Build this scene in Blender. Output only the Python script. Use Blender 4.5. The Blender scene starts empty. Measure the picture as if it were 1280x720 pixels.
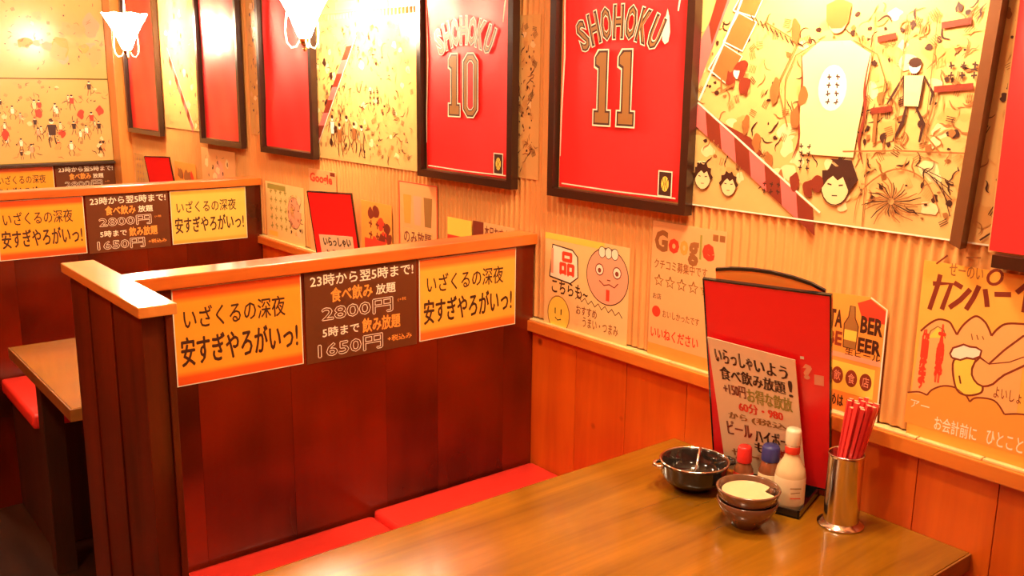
import bpy, bmesh, math, random
from mathutils import Vector, Matrix
C = bpy.context.scene.collection
SC = bpy.context.scene

# ------------------------------------------------------------------ camera
cam_data = bpy.data.cameras.new('camera')
cam = bpy.data.objects.new('camera', cam_data); C.objects.link(cam)
right = Vector((0.7811814, -0.62419302, 0.0117769)).normalized()
up = Vector((0.12366988, 0.17320875, 0.97708981)).normalized()
back = right.cross(up).normalized()
cam.matrix_world = Matrix(((right.x, up.x, back.x, -1.601), (right.y, up.y, back.y, 0.0),
                           (right.z, up.z, back.z, 1.52), (0, 0, 0, 1)))
cam_data.sensor_width = 36.0
cam_data.lens = 1187.547 / 1280 * 36.0
cam_data.clip_start = 0.02
SC.camera = cam

# ------------------------------------------------------------------ light and exposure
w = bpy.data.worlds.new('room_world'); SC.world = w; w.use_nodes = True
w.node_tree.nodes['Background'].inputs[0].default_value = (1.0, 0.62, 0.32, 1)
w.node_tree.nodes['Background'].inputs[1].default_value = 0.05
SC.view_settings.view_transform = 'Standard'
SC.view_settings.look = 'None'
SC.view_settings.gamma = 1.0
SC.view_settings.use_curve_mapping = False
SC.view_settings.exposure = 0.70

def area(name, loc, size, energy, color=(1.0, 0.74, 0.46)):
    d = bpy.data.lights.new(name, 'AREA'); d.shape = 'DISK'; d.size = size
    d.energy = energy; d.color = color
    o = bpy.data.objects.new(name, d); C.objects.link(o); o.location = loc
    return o
CEIL = 2.40
LAMP_GLOW = 85.0
for i, (x, y, e) in enumerate([(-1.15, -0.15, 5), (-1.85, 1.7, 15), (-1.2, 3.0, 9), (-1.2, 4.5, 8), (-0.80, 0.95, 11)]):
    area('ceiling_fill_light', (x, y, CEIL - 0.03), 0.14, e)  # unseen fill lights added to brighten the booths, no fixtures drawn

# ------------------------------------------------------------------ materials
MATS = {}
def _new(name):
    m = bpy.data.materials.new(name); m.use_nodes = True
    return m, m.node_tree.nodes, m.node_tree.links, m.node_tree.nodes['Principled BSDF']
def plain(name, col, rough=0.5, metal=0.0, spec=None, coat=0.0, bump=0.0, bscale=60, sheen=0, var=0.0):
    if name in MATS: return MATS[name]
    m, N, L, b = _new(name)
    b.inputs['Base Color'].default_value = (*col, 1)
    b.inputs['Roughness'].default_value = rough
    b.inputs['Metallic'].default_value = metal
    if spec is not None: b.inputs['Specular IOR Level'].default_value = spec
    b.inputs['Coat Weight'].default_value = coat
    b.inputs['Coat Roughness'].default_value = 0.08
    if sheen: b.inputs['Sheen Weight'].default_value = sheen
    if bump or var:
        tc = N.new('ShaderNodeTexCoord'); nz = N.new('ShaderNodeTexNoise')
        nz.inputs['Scale'].default_value = bscale; nz.inputs['Detail'].default_value = 3
        L.new(tc.outputs['Object'], nz.inputs['Vector'])
        if bump:
            bp = N.new('ShaderNodeBump'); bp.inputs['Strength'].default_value = bump; bp.inputs['Distance'].default_value = 0.004
            L.new(nz.outputs['Fac'], bp.inputs['Height']); L.new(bp.outputs['Normal'], b.inputs['Normal'])
        if var:
            mx = N.new('ShaderNodeMix'); mx.data_type = 'RGBA'
            mx.inputs[6].default_value = (*[c * (1 - var) for c in col], 1); mx.inputs[7].default_value = (*[min(1, c * (1 + var)) for c in col], 1)
            L.new(nz.outputs['Fac'], mx.inputs[0]); L.new(mx.outputs[2], b.inputs['Base Color'])
    MATS[name] = m
    return m
def wood(name, c1, c2, rough=0.35, axis='Z', scale=6.0, stretch=14.0, coat=0.3, patch=0.5, bump=0.08, knots=False, crough=0.1):
    """streaky grain running along `axis`, broad tonal patches, varnish coat"""
    if name in MATS: return MATS[name]
    m, N, L, b = _new(name)
    tc = N.new('ShaderNodeTexCoord'); mp = N.new('ShaderNodeMapping')
    info = N.new('ShaderNodeObjectInfo')
    s = [scale * stretch / 4] * 3; s['XYZ'.index(axis)] = scale / 4
    mp.inputs['Scale'].default_value = s
    geo = N.new('ShaderNodeNewGeometry')
    off = N.new('ShaderNodeVectorMath'); off.operation = 'ADD'
    rn = N.new('ShaderNodeVectorMath'); rn.operation = 'SCALE'; rn.inputs[0].default_value = (0.9, 0.5, 2.3) if name == 'mahogany_boards' else (3.1, 5.7, 9.3)
    L.new(info.outputs['Random'], rn.inputs['Scale'])
    L.new(geo.outputs['Position'], off.inputs[0]); L.new(rn.outputs[0], off.inputs[1])
    L.new(off.outputs[0], mp.inputs['Vector'])
    n1 = N.new('ShaderNodeTexNoise'); n1.inputs['Scale'].default_value = 1.6; n1.inputs['Detail'].default_value = 6
    n1.inputs['Roughness'].default_value = 0.6; n1.inputs['Distortion'].default_value = 0.5
    L.new(mp.outputs[0], n1.inputs['Vector'])
    n2 = N.new('ShaderNodeTexNoise'); n2.inputs['Scale'].default_value = 3.2; n2.inputs['Detail'].default_value = 2
    L.new(off.outputs[0], n2.inputs['Vector'])
    mixf = N.new('ShaderNodeMix'); mixf.data_type = 'FLOAT'; mixf.inputs[0].default_value = patch
    L.new(n1.outputs['Fac'], mixf.inputs[2]); L.new(n2.outputs['Fac'], mixf.inputs[3])
    cr = N.new('ShaderNodeValToRGB')
    cr.color_ramp.elements[0].position = 0.32; cr.color_ramp.elements[0].color = (*c1, 1)
    cr.color_ramp.elements[1].position = 0.68; cr.color_ramp.elements[1].color = (*c2, 1)
    L.new(mixf.outputs[0], cr.inputs[0])
    out = cr.outputs[0]
    if knots:
        v = N.new('ShaderNodeTexVoronoi'); v.inputs['Scale'].default_value = 7.0; v.inputs['Randomness'].default_value = 1.0
        L.new(off.outputs[0], v.inputs['Vector'])
        kr = N.new('ShaderNodeValToRGB'); kr.color_ramp.elements[0].position = 0.03; kr.color_ramp.elements[1].position = 0.09
        kr.color_ramp.elements[0].color = (0.32, 0.26, 0.2, 1); kr.color_ramp.elements[1].color = (1, 1, 1, 1)
        L.new(v.outputs['Distance'], kr.inputs[0])
        mu = N.new('ShaderNodeMix'); mu.data_type = 'RGBA'; mu.blend_type = 'MULTIPLY'; mu.inputs[0].default_value = 1.0
        L.new(out, mu.inputs[6]); L.new(kr.outputs[0], mu.inputs[7]); out = mu.outputs[2]
    L.new(out, b.inputs['Base Color'])
    b.inputs['Roughness'].default_value = rough
    b.inputs['Coat Weight'].default_value = coat; b.inputs['Coat Roughness'].default_value = crough
    bp = N.new('ShaderNodeBump'); bp.inputs['Strength'].default_value = bump; bp.inputs['Distance'].default_value = 0.004
    L.new(n1.outputs['Fac'], bp.inputs['Height']); L.new(bp.outputs['Normal'], b.inputs['Normal'])
    MATS[name] = m
    return m
def banded(name, mid, edge, rough=0.4, lo=0.14, hi=0.86, tint=None):
    """printed sheet with a red band fading in at top and bottom (generated Z)"""
    if name in MATS: return MATS[name]
    m, N, L, b = _new(name)
    tc = N.new('ShaderNodeTexCoord'); sp = N.new('ShaderNodeSeparateXYZ'); L.new(tc.outputs['Generated'], sp.inputs[0])
    cr = N.new('ShaderNodeValToRGB'); e = cr.color_ramp.elements
    e[0].position = 0.0; e[0].color = (*edge, 1); e[1].position = 1.0; e[1].color = (*edge, 1)
    for p, c in ((lo * .55, edge), (lo, mid), (hi, mid), (1 - (1 - hi) * .55, edge)):
        q = e.new(p); q.color = (*c, 1)
    L.new(sp.outputs[2], cr.inputs[0]); L.new(cr.outputs[0], b.inputs['Base Color'])
    b.inputs['Roughness'].default_value = rough
    MATS[name] = m
    return m
def emis(name, col, strength):
    m, N, L, b = _new(name)
    b.inputs['Base Color'].default_value = (*col, 1)
    b.inputs['Emission Color'].default_value = (*col, 1); b.inputs['Emission Strength'].default_value = strength
    MATS[name] = m
    return m

M_WALL = plain('wall_plaster', (0.62, 0.34, 0.13), 0.8, bump=0.1)
M_CORR = plain('corrugated_tan', (0.74, 0.35, 0.10), 0.42, var=0.12, bscale=9)
M_WAIN = wood('wainscot_orange_wood', (0.48, 0.055, 0.003), (0.80, 0.15, 0.008), 0.34, 'Z', 3.0, 10, 0.15, 0.45, 0.05, knots=True)
M_LEDGE = plain('ledge_pale_lit', (0.78, 0.52, 0.20), 0.4, var=0.25, bscale=25)  # pale rail top, with the light falling on it painted in
M_RAIL = wood('rail_orange_wood', (0.56, 0.11, 0.010), (0.76, 0.22, 0.025), 0.35, 'Y', 4, 12, 0.4, 0.3)
M_TOP = wood('partition_rail_wood', (0.50, 0.09, 0.008), (0.72, 0.19, 0.02), 0.3, 'X', 4, 12, 0.6, 0.3)
M_CAP = wood('post_cap_wood', (0.58, 0.16, 0.02), (0.78, 0.30, 0.055), 0.3, 'Y', 4, 12, 0.6, 0.3)
M_MAHO = wood('mahogany_boards', (0.022, 0.003, 0.001), (0.20, 0.014, 0.0015), 0.2, 'Z', 1.5, 7, 0.3, 0.7, 0.03)
M_WING = wood('wing_boards', (0.05, 0.007, 0.0015), (0.19, 0.022, 0.003), 0.3, 'Z', 3, 12, 0.25, 0.35, 0.08)
M_TABLE = wood('table_golden_wood', (0.13, 0.045, 0.0015), (0.34, 0.130, 0.005), 0.25, 'X', 3.0, 16, 0.6, 0.35, 0.04, crough=0.12)
M_TEDGE = wood('table_edge_wood', (0.20, 0.07, 0.012), (0.34, 0.13, 0.02), 0.35, 'X', 3.0, 16, 0.3, 0.3, 0.05)
M_DARK = wood('dark_leg_wood', (0.03, 0.009, 0.003), (0.07, 0.022, 0.006), 0.45, 'Z', 4, 10, 0.1, 0.3)
M_FLOOR = wood('dark_floor_boards', (0.02, 0.006, 0.003), (0.06, 0.018, 0.006), 0.35, 'Y', 3, 12, 0.2, 0.4)
M_PILLAR = wood('pillar_orange_wood', (0.62, 0.19, 0.03), (0.78, 0.30, 0.06), 0.35, 'Z', 3, 12, 0.3, 0.3)
M_CEIL = plain('ceiling_tan', (0.50, 0.28, 0.13), 0.8)
M_BLACKF = plain('frame_dark', (0.035, 0.011, 0.005), 0.28, coat=0.3)
M_BROWNF = plain('frame_brown', (0.16, 0.055, 0.018), 0.3, coat=0.3)
M_REDCUSH = plain('red_vinyl', (0.90, 0.045, 0.03), 0.32, bump=0.05, bscale=90, coat=0.15)
M_JERSEY = None
M_INK = plain('ink_brown', (0.055, 0.014, 0.006), 0.45)
M_TAN = plain('print_tan', (0.66, 0.36, 0.12), 0.4)
M_BROWN = plain('print_brown', (0.34, 0.12, 0.03), 0.4)
M_PINK = plain('print_pink', (0.85, 0.14, 0.12), 0.35)
M_WHITE = plain('print_white', (0.90, 0.80, 0.58), 0.4)
M_RED = plain('print_red', (0.80, 0.05, 0.02), 0.4)
M_ORANGE = plain('print_orange', (0.90, 0.33, 0.05), 0.4)
M_YELLOW = plain('print_yellow', (0.92, 0.62, 0.08), 0.4)
M_CREAM = plain('print_cream', (0.74, 0.42, 0.14), 0.24, var=0.10, bscale=7)
M_DKRED = plain('print_dark_red', (0.22, 0.03, 0.012), 0.4)
M_GREEN = plain('print_olive', (0.36, 0.30, 0.05), 0.4)
M_GOLD = plain('print_gold', (0.33, 0.15, 0.035), 0.4)
M_PALE = plain('print_pale', (0.85, 0.60, 0.28), 0.3)
M_SHADE = plain('print_shade', (0.66, 0.32, 0.09), 0.3)
M_PEACH = plain('print_peach', (0.88, 0.36, 0.20), 0.4)
M_BSIGN = plain('sign_dark_brown', (0.13, 0.035, 0.010), 0.3)
M_SIGNO = banded('sign_orange', (0.92, 0.36, 0.025), (0.80, 0.10, 0.012), 0.3)
M_SIGNY = banded('sign_amber', (0.93, 0.44, 0.045), (0.84, 0.16, 0.02), 0.3)
M_SIGNL = banded('sign_yellow', (0.93, 0.55, 0.09), (0.92, 0.42, 0.05), 0.3, 0.08, 0.92)
def jersey_mat():
    m, N, L, b = _new('red_jersey_cloth')
    b.inputs['Base Color'].default_value = (0.80, 0.018, 0.018, 1)
    b.inputs['Roughness'].default_value = 0.45
    b.inputs['Coat Weight'].default_value = 0.7; b.inputs['Coat Roughness'].default_value = 0.12
    MATS['red_jersey_cloth'] = m
    return m
M_JERSEY = jersey_mat()
M_MENUR = plain('menu_red', (0.90, 0.014, 0.016), 0.35, coat=0.1)
M_STEEL = plain('steel', (0.75, 0.68, 0.58), 0.16, 1.0)
M_BOWLK = plain('black_glaze', (0.022, 0.016, 0.012), 0.12, coat=0.8)
M_BOWLB = plain('brown_glaze', (0.16, 0.07, 0.035), 0.16, coat=0.8)
M_BEIGE = plain('beige_lid', (0.72, 0.50, 0.25), 0.3, var=0.08, bscale=40)
M_CHOP = plain('chopstick_red', (0.78, 0.05, 0.045), 0.3, coat=0.3)
M_TRAY = plain('tray_black', (0.012, 0.010, 0.010), 0.2, coat=0.4)
M_CAPR = plain('cap_red', (0.80, 0.03, 0.02), 0.35)
M_CAPB = plain('cap_blue', (0.05, 0.05, 0.22), 0.35)
M_CAPW = plain('cap_cream', (0.86, 0.74, 0.48), 0.35)
M_AMBER = plain('sauce_brown', (0.26, 0.08, 0.03), 0.12, coat=0.6)
M_SAUCEW = plain('sauce_cream', (0.80, 0.58, 0.30), 0.2, coat=0.4)
M_LABEL = plain('label_cream', (0.86, 0.66, 0.38), 0.4)
M_BRASS = plain('brass', (0.70, 0.42, 0.14), 0.25, 1.0)
M_GLOW = emis('lit_frosted_glass', (1.0, 0.80, 0.52), LAMP_GLOW)
M_FILL = emis('fill_lens', (1.0, 0.72, 0.42), 3.0)  # glow meant for the added fill lights, on no object

# ------------------------------------------------------------------ helpers
def newobj(name, verts, faces, mats, parent=None, fm=None, smooth=False):
    me = bpy.data.meshes.new(name)
    if parent is not None:
        off = world_loc(parent)
        verts = [(v[0] - off[0], v[1] - off[1], v[2] - off[2]) for v in verts]
    me.from_pydata([tuple(v) for v in verts], [], faces)
    if not isinstance(mats, (list, tuple)): mats = [mats]
    for m in mats: me.materials.append(m)
    if fm:
        me.polygons.foreach_set('material_index', fm)
    if smooth: me.polygons.foreach_set('use_smooth', [True] * len(me.polygons))
    me.update()
    o = bpy.data.objects.new(name, me); C.objects.link(o)
    if parent is not None: o.parent = parent
    return o
def world_loc(o):
    v = Vector((0, 0, 0))
    while o is not None:
        v += o.location; o = o.parent
    return v
def thing(name, label, cat, loc, group=None):
    o = bpy.data.objects.new(name, None); C.objects.link(o); o.empty_display_size = 0.05
    o.location = loc; o['label'] = label; o['category'] = cat
    if group: o['group'] = group
    return o
def tag(o, label, cat, group=None):
    o['label'] = label; o['category'] = cat
    if group: o['group'] = group
    return o
def structure(o): o['kind'] = 'structure'; return o
def box_vf(x0, x1, y0, y1, z0, z1, bev=0.0):
    bm = bmesh.new()
    bmesh.ops.create_cube(bm, size=1)
    for v in bm.verts:
        v.co = Vector(((x0 + x1) / 2 + v.co.x * (x1 - x0), (y0 + y1) / 2 + v.co.y * (y1 - y0), (z0 + z1) / 2 + v.co.z * (z1 - z0)))
    if bev > 0:
        bmesh.ops.bevel(bm, geom=list(bm.edges), offset=bev, segments=2, profile=0.6, affect='EDGES')
    bm.verts.index_update()
    V = [v.co.copy() for v in bm.verts]; F = [[v.index for v in f.verts] for f in bm.faces]
    bm.free(); return V, F
def box(name, x0, x1, y0, y1, z0, z1, m, parent=None, bev=0.0):
    V, F = box_vf(x0, x1, y0, y1, z0, z1, bev)
    return newobj(name, V, F, m, parent)
def join(parts):
    V, F = [], []
    for v, f in parts:
        n = len(V); V += list(v); F += [[i + n for i in q] for q in f]
    return V, F
def lathe_vf(prof, c, seg=40):
    """prof: list of (r, z); closed at r = 0"""
    V, F = [], []; rings = []
    for r, z in prof:
        if r < 1e-6:
            rings.append([len(V)]); V.append(Vector((c[0], c[1], c[2] + z)))
        else:
            rings.append(list(range(len(V), len(V) + seg)))
            for k in range(seg):
                a = 2 * math.pi * k / seg
                V.append(Vector((c[0] + r * math.cos(a), c[1] + r * math.sin(a), c[2] + z)))
    for a, b in zip(rings, rings[1:]):
        for k in range(seg):
            k2 = (k + 1) % seg
            if len(a) == 1 and len(b) == 1: continue
            if len(a) == 1: F.append([a[0], b[k2], b[k]])
            elif len(b) == 1: F.append([a[k], a[k2], b[0]])
            else: F.append([a[k], a[k2], b[k2], b[k]])
    return V, F
def lathe(name, prof, c, m, parent=None, seg=40, smooth=True):
    V, F = lathe_vf(prof, c, seg)
    return newobj(name, V, F, m, parent, smooth=smooth)
def tube_vf(path, r, seg=8):
    V, F = [], []; n = len(path); P = [Vector(p) for p in path]
    for i, p in enumerate(P):
        t = (P[min(i + 1, n - 1)] - P[max(i - 1, 0)]).normalized()
        a = t.cross(Vector((0, 0, 1)) if abs(t.z) < .9 else Vector((1, 0, 0))).normalized(); b = t.cross(a)
        rr = r[i] if isinstance(r, (list, tuple)) else r
        for k in range(seg):
            an = 2 * math.pi * k / seg
            V.append(p + a * rr * math.cos(an) + b * rr * math.sin(an))
    for i in range(n - 1):
        for k in range(seg):
            k2 = (k + 1) % seg
            F.append([i * seg + k, i * seg + k2, (i + 1) * seg + k2, (i + 1) * seg + k])
    F.append(list(range(seg))[::-1]); F.append(list(range((n - 1) * seg, n * seg)))
    return V, F

class Surf:
    def __init__(s, o, U, V=(0, 0, 1)):
        s.o = Vector(o); s.U = Vector(U).normalized(); s.V = Vector(V).normalized(); s.N = s.U.cross(s.V).normalized()
    def p(s, u, v, n=0): return s.o + s.U * u + s.V * v + s.N * n
    def slab(s, u0, u1, v0, v1, n0, n1):
        V = [s.p(u, v, n) for n in (n0, n1) for v in (v0, v1) for u in (u0, u1)]
        return V, [[0, 2, 3, 1], [4, 5, 7, 6], [0, 1, 5, 4], [2, 6, 7, 3], [0, 4, 6, 2], [1, 3, 7, 5]]
    def curved(s, u0, u1, v0, v1, n0, th, curl=0.004, nu=10, nv=2):
        """thin sheet whose edges lift slightly"""
        V, F = [], []
        for t in (0, th):
            for j in range(nv + 1):
                for i in range(nu + 1):
                    a = i / nu; b = j / nv
                    V.append(s.p(u0 + (u1 - u0) * a, v0 + (v1 - v0) * b, n0 + t))
        k = (nu + 1) * (nv + 1)
        for j in range(nv):
            for i in range(nu):
                q = j * (nu + 1) + i
                F.append([q, q + nu + 1, q + nu + 2, q + 1]); F.append([k + q, k + q + 1, k + q + nu + 2, k + q + nu + 1])
        return V, F
# surfaces used all over: the right-hand wall (viewer's right is -Y) and faces that look toward -Y
def wall_surf(y, z, x=-0.008): return Surf((x, y, z), (0, -1, 0))
def front_surf(x, y, z): return Surf((x, y, z), (1, 0, 0))

# -- lettering ---------------------------------------------------------------
_tx = {}
def glyphs(body, fat=0.0):
    key = (body, fat)
    if key in _tx: return _tx[key]
    c = bpy.data.curves.new('lettering', 'FONT'); c.body = body; c.resolution_u = 2; c.offset = fat; c.fill_mode = 'FRONT'
    o = bpy.data.objects.new('lettering', c); C.objects.link(o)
    dg = bpy.context.evaluated_depsgraph_get()
    me = bpy.data.meshes.new_from_object(o.evaluated_get(dg))
    V = [(v.co.x, v.co.y) for v in me.vertices]; F = [list(p.vertices) for p in me.polygons]
    bpy.data.objects.remove(o); bpy.data.curves.remove(c); bpy.data.meshes.remove(me)
    if V:
        x0 = min(v[0] for v in V); x1 = max(v[0] for v in V); y0 = min(v[1] for v in V); y1 = max(v[1] for v in V)
        V = [((x - x0) / (x1 - x0), (y - y0) / (y1 - y0)) for x, y in V]
    _tx[key] = (V, F)
    return _tx[key]

class Print:
    """flat ink shapes on a surface, gathered into one thin mesh"""
    def __init__(s, surf, n=0.0006):
        s.s = surf; s.n = n; s.V = []; s.F = []; s.M = []; s.mats = []; s.k = 0
    def mi(s, m):
        if m not in s.mats: s.mats.append(m)
        return s.mats.index(m)
    def lay(s):
        s.k += 1
        return s.n + 0.0000025 * s.k
    def poly(s, pts, m, n=None):
        n = s.lay() if n is None else n
        b = len(s.V); s.V += [s.s.p(u, v, n) for u, v in pts]
        f = list(range(b, b + len(pts)))
        a = sum(p[0] * q[1] - q[0] * p[1] for p, q in zip(pts, pts[1:] + pts[:1]))
        s.F.append(f if a > 0 else f[::-1]); s.M.append(s.mi(m))
    def rect(s, u0, v0, u1, v1, m): s.poly([(u0, v0), (u1, v0), (u1, v1), (u0, v1)], m)
    def disc(s, u, v, r, m, ry=None, k=20, rot=0, a0=0, a1=2 * math.pi):
        ry = r if ry is None else ry; pts = []
        for i in range(k):
            a = a0 + (a1 - a0) * i / (k if abs(a1 - a0 - 2 * math.pi) < 1e-6 else k - 1)
            x = r * math.cos(a); y = ry * math.sin(a)
            pts.append((u + x * math.cos(rot) - y * math.sin(rot), v + x * math.sin(rot) + y * math.cos(rot)))
        s.poly(pts, m); return pts
    def line(s, pts, wd, m, taper=False, closed=False):
        if closed: pts = list(pts) + [pts[0]]
        n = s.lay(); L = len(pts); b = len(s.V)
        for i, (u, v) in enumerate(pts):
            a = pts[max(i - 1, 0)]; c = pts[min(i + 1, L - 1)]
            du, dv = c[0] - a[0], c[1] - a[1]; q = math.hypot(du, dv) or 1
            h = wd / 2 * (1 if not taper else 0.15 + 0.85 * math.sin(math.pi * (i + .5) / L))
            s.V.append(s.s.p(u - dv / q * h, v + du / q * h, n)); s.V.append(s.s.p(u + dv / q * h, v - du / q * h, n))
        for i in range(L - 1):
            s.F.append([b + 2 * i, b + 2 * i + 1, b + 2 * i + 3, b + 2 * i + 2]); s.M.append(s.mi(m))
    def text(s, body, u0, v0, u1, v1, m, fat=0.0, shear=0.0, arch=0.0):
        if fat > 0 and any(ord(c) > 0x2fff for c in body):      # bold: offset copies instead of fattened outlines
            d = fat * abs(v1 - v0) * 0.9
            for dx, dy in ((-d, 0), (d, 0), (0, d), (0, -d)):
                s.text(body, u0 + dx, v0 + dy, u1 + dx, v1 + dy, m, 0.0, shear, arch)
            return
        V, F = glyphs(body, fat); n = s.lay(); b = len(s.V); i = s.mi(m)
        for x, y in V:
            u = u0 + (u1 - u0) * x + shear * y; v = v0 + (v1 - v0) * y + arch * (1 - (2 * x - 1) ** 2)
            s.V.append(s.s.p(u, v, n))
        for f in F: s.F.append([q + b for q in f]); s.M.append(i)
    def build(s, name, parent):
        o = newobj(name, s.V, s.F, s.mats, parent, fm=s.M)
        if name in ('ink_drawing', 'backing_gap'): o['kind'] = 'stuff'
        return o

# ------------------------------------------------------------------ setting
P1, P2, P3 = 1.889, 3.604, 5.320           # front faces of the booth partitions
YN, XL = -1.6, -2.7
structure(box('floor', XL, 0.1, YN, 5.6, -0.08, 0.0, M_FLOOR))
structure(box('ceiling', XL, 0.1, YN, 5.6, CEIL, CEIL + 0.08, M_CEIL))
wall_left = structure(box('wall_left', XL - 0.1, XL, YN, 5.6, 0, CEIL, M_WAIN))
structure(box('wall_front', XL, 0.1, YN - 0.1, YN, 0, CEIL, M_WAIN))
wall_back = structure(box('wall_back', XL, 0.02, 5.335, 5.45, 0, CEIL, M_MAHO))
wall_right = structure(box('wall_right', 0.006, 0.12, YN, 5.45, 0, CEIL, M_WALL))

# corrugated sheets above the rail, each sheet a part of the wall
def corrugated(y0, y1, z0, z1):
    V, F = [], []; pitch = 0.0215; st = pitch / 8
    n = int(round((y1 - y0) / st))
    for i in range(n + 1):
        y = y0 + i * st; x = 0.0020 - 0.0060 * (1 + math.cos(2 * math.pi * y / pitch)) * 0.5
        V += [(x, y, z0), (x, y, z1)]
    k = len(V)
    for i in range(n): F.append([2 * i, 2 * i + 1, 2 * i + 3, 2 * i + 2])
    V += [(0.006, y0, z0), (0.006, y1, z0), (0.006, y0, z1), (0.006, y1, z1)]
    F.append([k, k + 2, k + 3, k + 1])
    return V, F
yy = -0.4
while yy < 5.3:
    y1 = min(yy + 0.645, 5.3)
    V, F = corrugated(yy, y1, 0.905, CEIL - 0.01)
    newobj('corrugated_sheet', V, F, M_CORR, wall_right, smooth=True)
    yy += 0.645
# wainscot boards below the rail
edges = [-0.5, -0.33, -0.14, 0.03, 0.2, 0.37, 0.52, 0.655, 0.80, 0.985, 1.17, 1.35, 1.54, 1.72, 1.90]
while edges[-1] < 5.3: edges.append(edges[-1] + 0.178)
for a, b in zip(edges, edges[1:]):
    box('board', -0.006, 0.006, a + 0.0008, min(b, 5.32) - 0.0008, 0.0, 0.873, M_WAIN, wall_right, 0.0008)
trim = structure(box('trim_1', -0.026, 0.004, -0.5, 5.32, 0.868, 0.8965, M_RAIL, None, 0.002))
for k in range(49):                         # short strips for the pale rail top, its bright light put into the colour
    box('lit_ledge_strip', -0.0185, 0.003, -0.5 + k * .1185, -0.5 + k * .1185 + .1165, 0.8965, 0.9010, M_LEDGE, trim, 0.0012)

# back wall: rail, pillar
structure(box('trim_2', -0.95, -0.066, 5.305, 5.335, 1.066, 1.080, M_DARK, None, 0.002))
structure(box('trim_3', -0.066, 0.004, 5.215, 5.335, 0.0, CEIL, M_PILLAR, None, 0.003))

# ------------------------------------------------------------------ booth partitions
def partition(y, xl, label, wing=True, rail=True):
    t = thing('booth_partition', label, 'partition', (xl / 2, y + 0.03, 0), 'wooden partitions between the booths')
    x = xl; i = 0
    ws = [0.135, 0.21, 0.245, 0.15, 0.21]
    while x < -0.001:
        w_ = ws[i % 5]; x1 = min(x + w_, -0.007)
        if -0.007 - x1 < 0.05: x1 = -0.007
        box('plank', x + 0.0002, x1 - 0.0002, y + 0.004 + 0.0004 * (i % 2), y + 0.052, 0.0, 1.104, M_MAHO, t, 0.0005)
        x = x1; i += 1
        if x1 >= -0.008: break
    box('top_rail', xl + 0.004, -0.0245 + 0.018, y - 0.010, y + 0.066, 1.103, 1.131, M_TOP, t, 0.003)
    return t
def end_panel(y, label):
    t = thing('end_panel', label, 'end panel', (-1.083, y - 0.02, 0), 'end panels closing the booth partitions')
    wx0, wx1 = -1.108, -1.058
    ys = [y - 0.262, y - 0.172, y - 0.085, y, y + 0.07, y + 0.14, y + 0.205]
    for k, (a, b) in enumerate(zip(ys, ys[1:])):
        box('wing_board', wx0 + (0.003 if k % 2 else 0), wx1, a + 0.0006, b - 0.0006, 0.0, 1.12, M_WING, t, 0.0015)
    box('wing_cap', wx0 - 0.010, wx1 + 0.006, ys[0] - 0.020, ys[-1] + 0.012, 1.1195, 1.139, M_CAP, t, 0.002)
    box('corner_bead', wx1 - 0.011, wx1 + 0.001, ys[0] - 0.006, ys[0] + 0.0004, 0.0, 1.1185, M_WING, t, 0.001)
    return t
end_panel(P1, 'reddish boarded end panel with a pale shiny cap, nearest to the camera at left')
#end_panel(P2, 'end panel of the middle partition, just outside the left picture edge')
partition(P1, -1.0565, 'nearest dark red wood booth partition carrying three signs, behind the golden table')
partition(P2, -1.0565, 'middle dark wood booth partition with orange top rail, behind the second booth')

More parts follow.
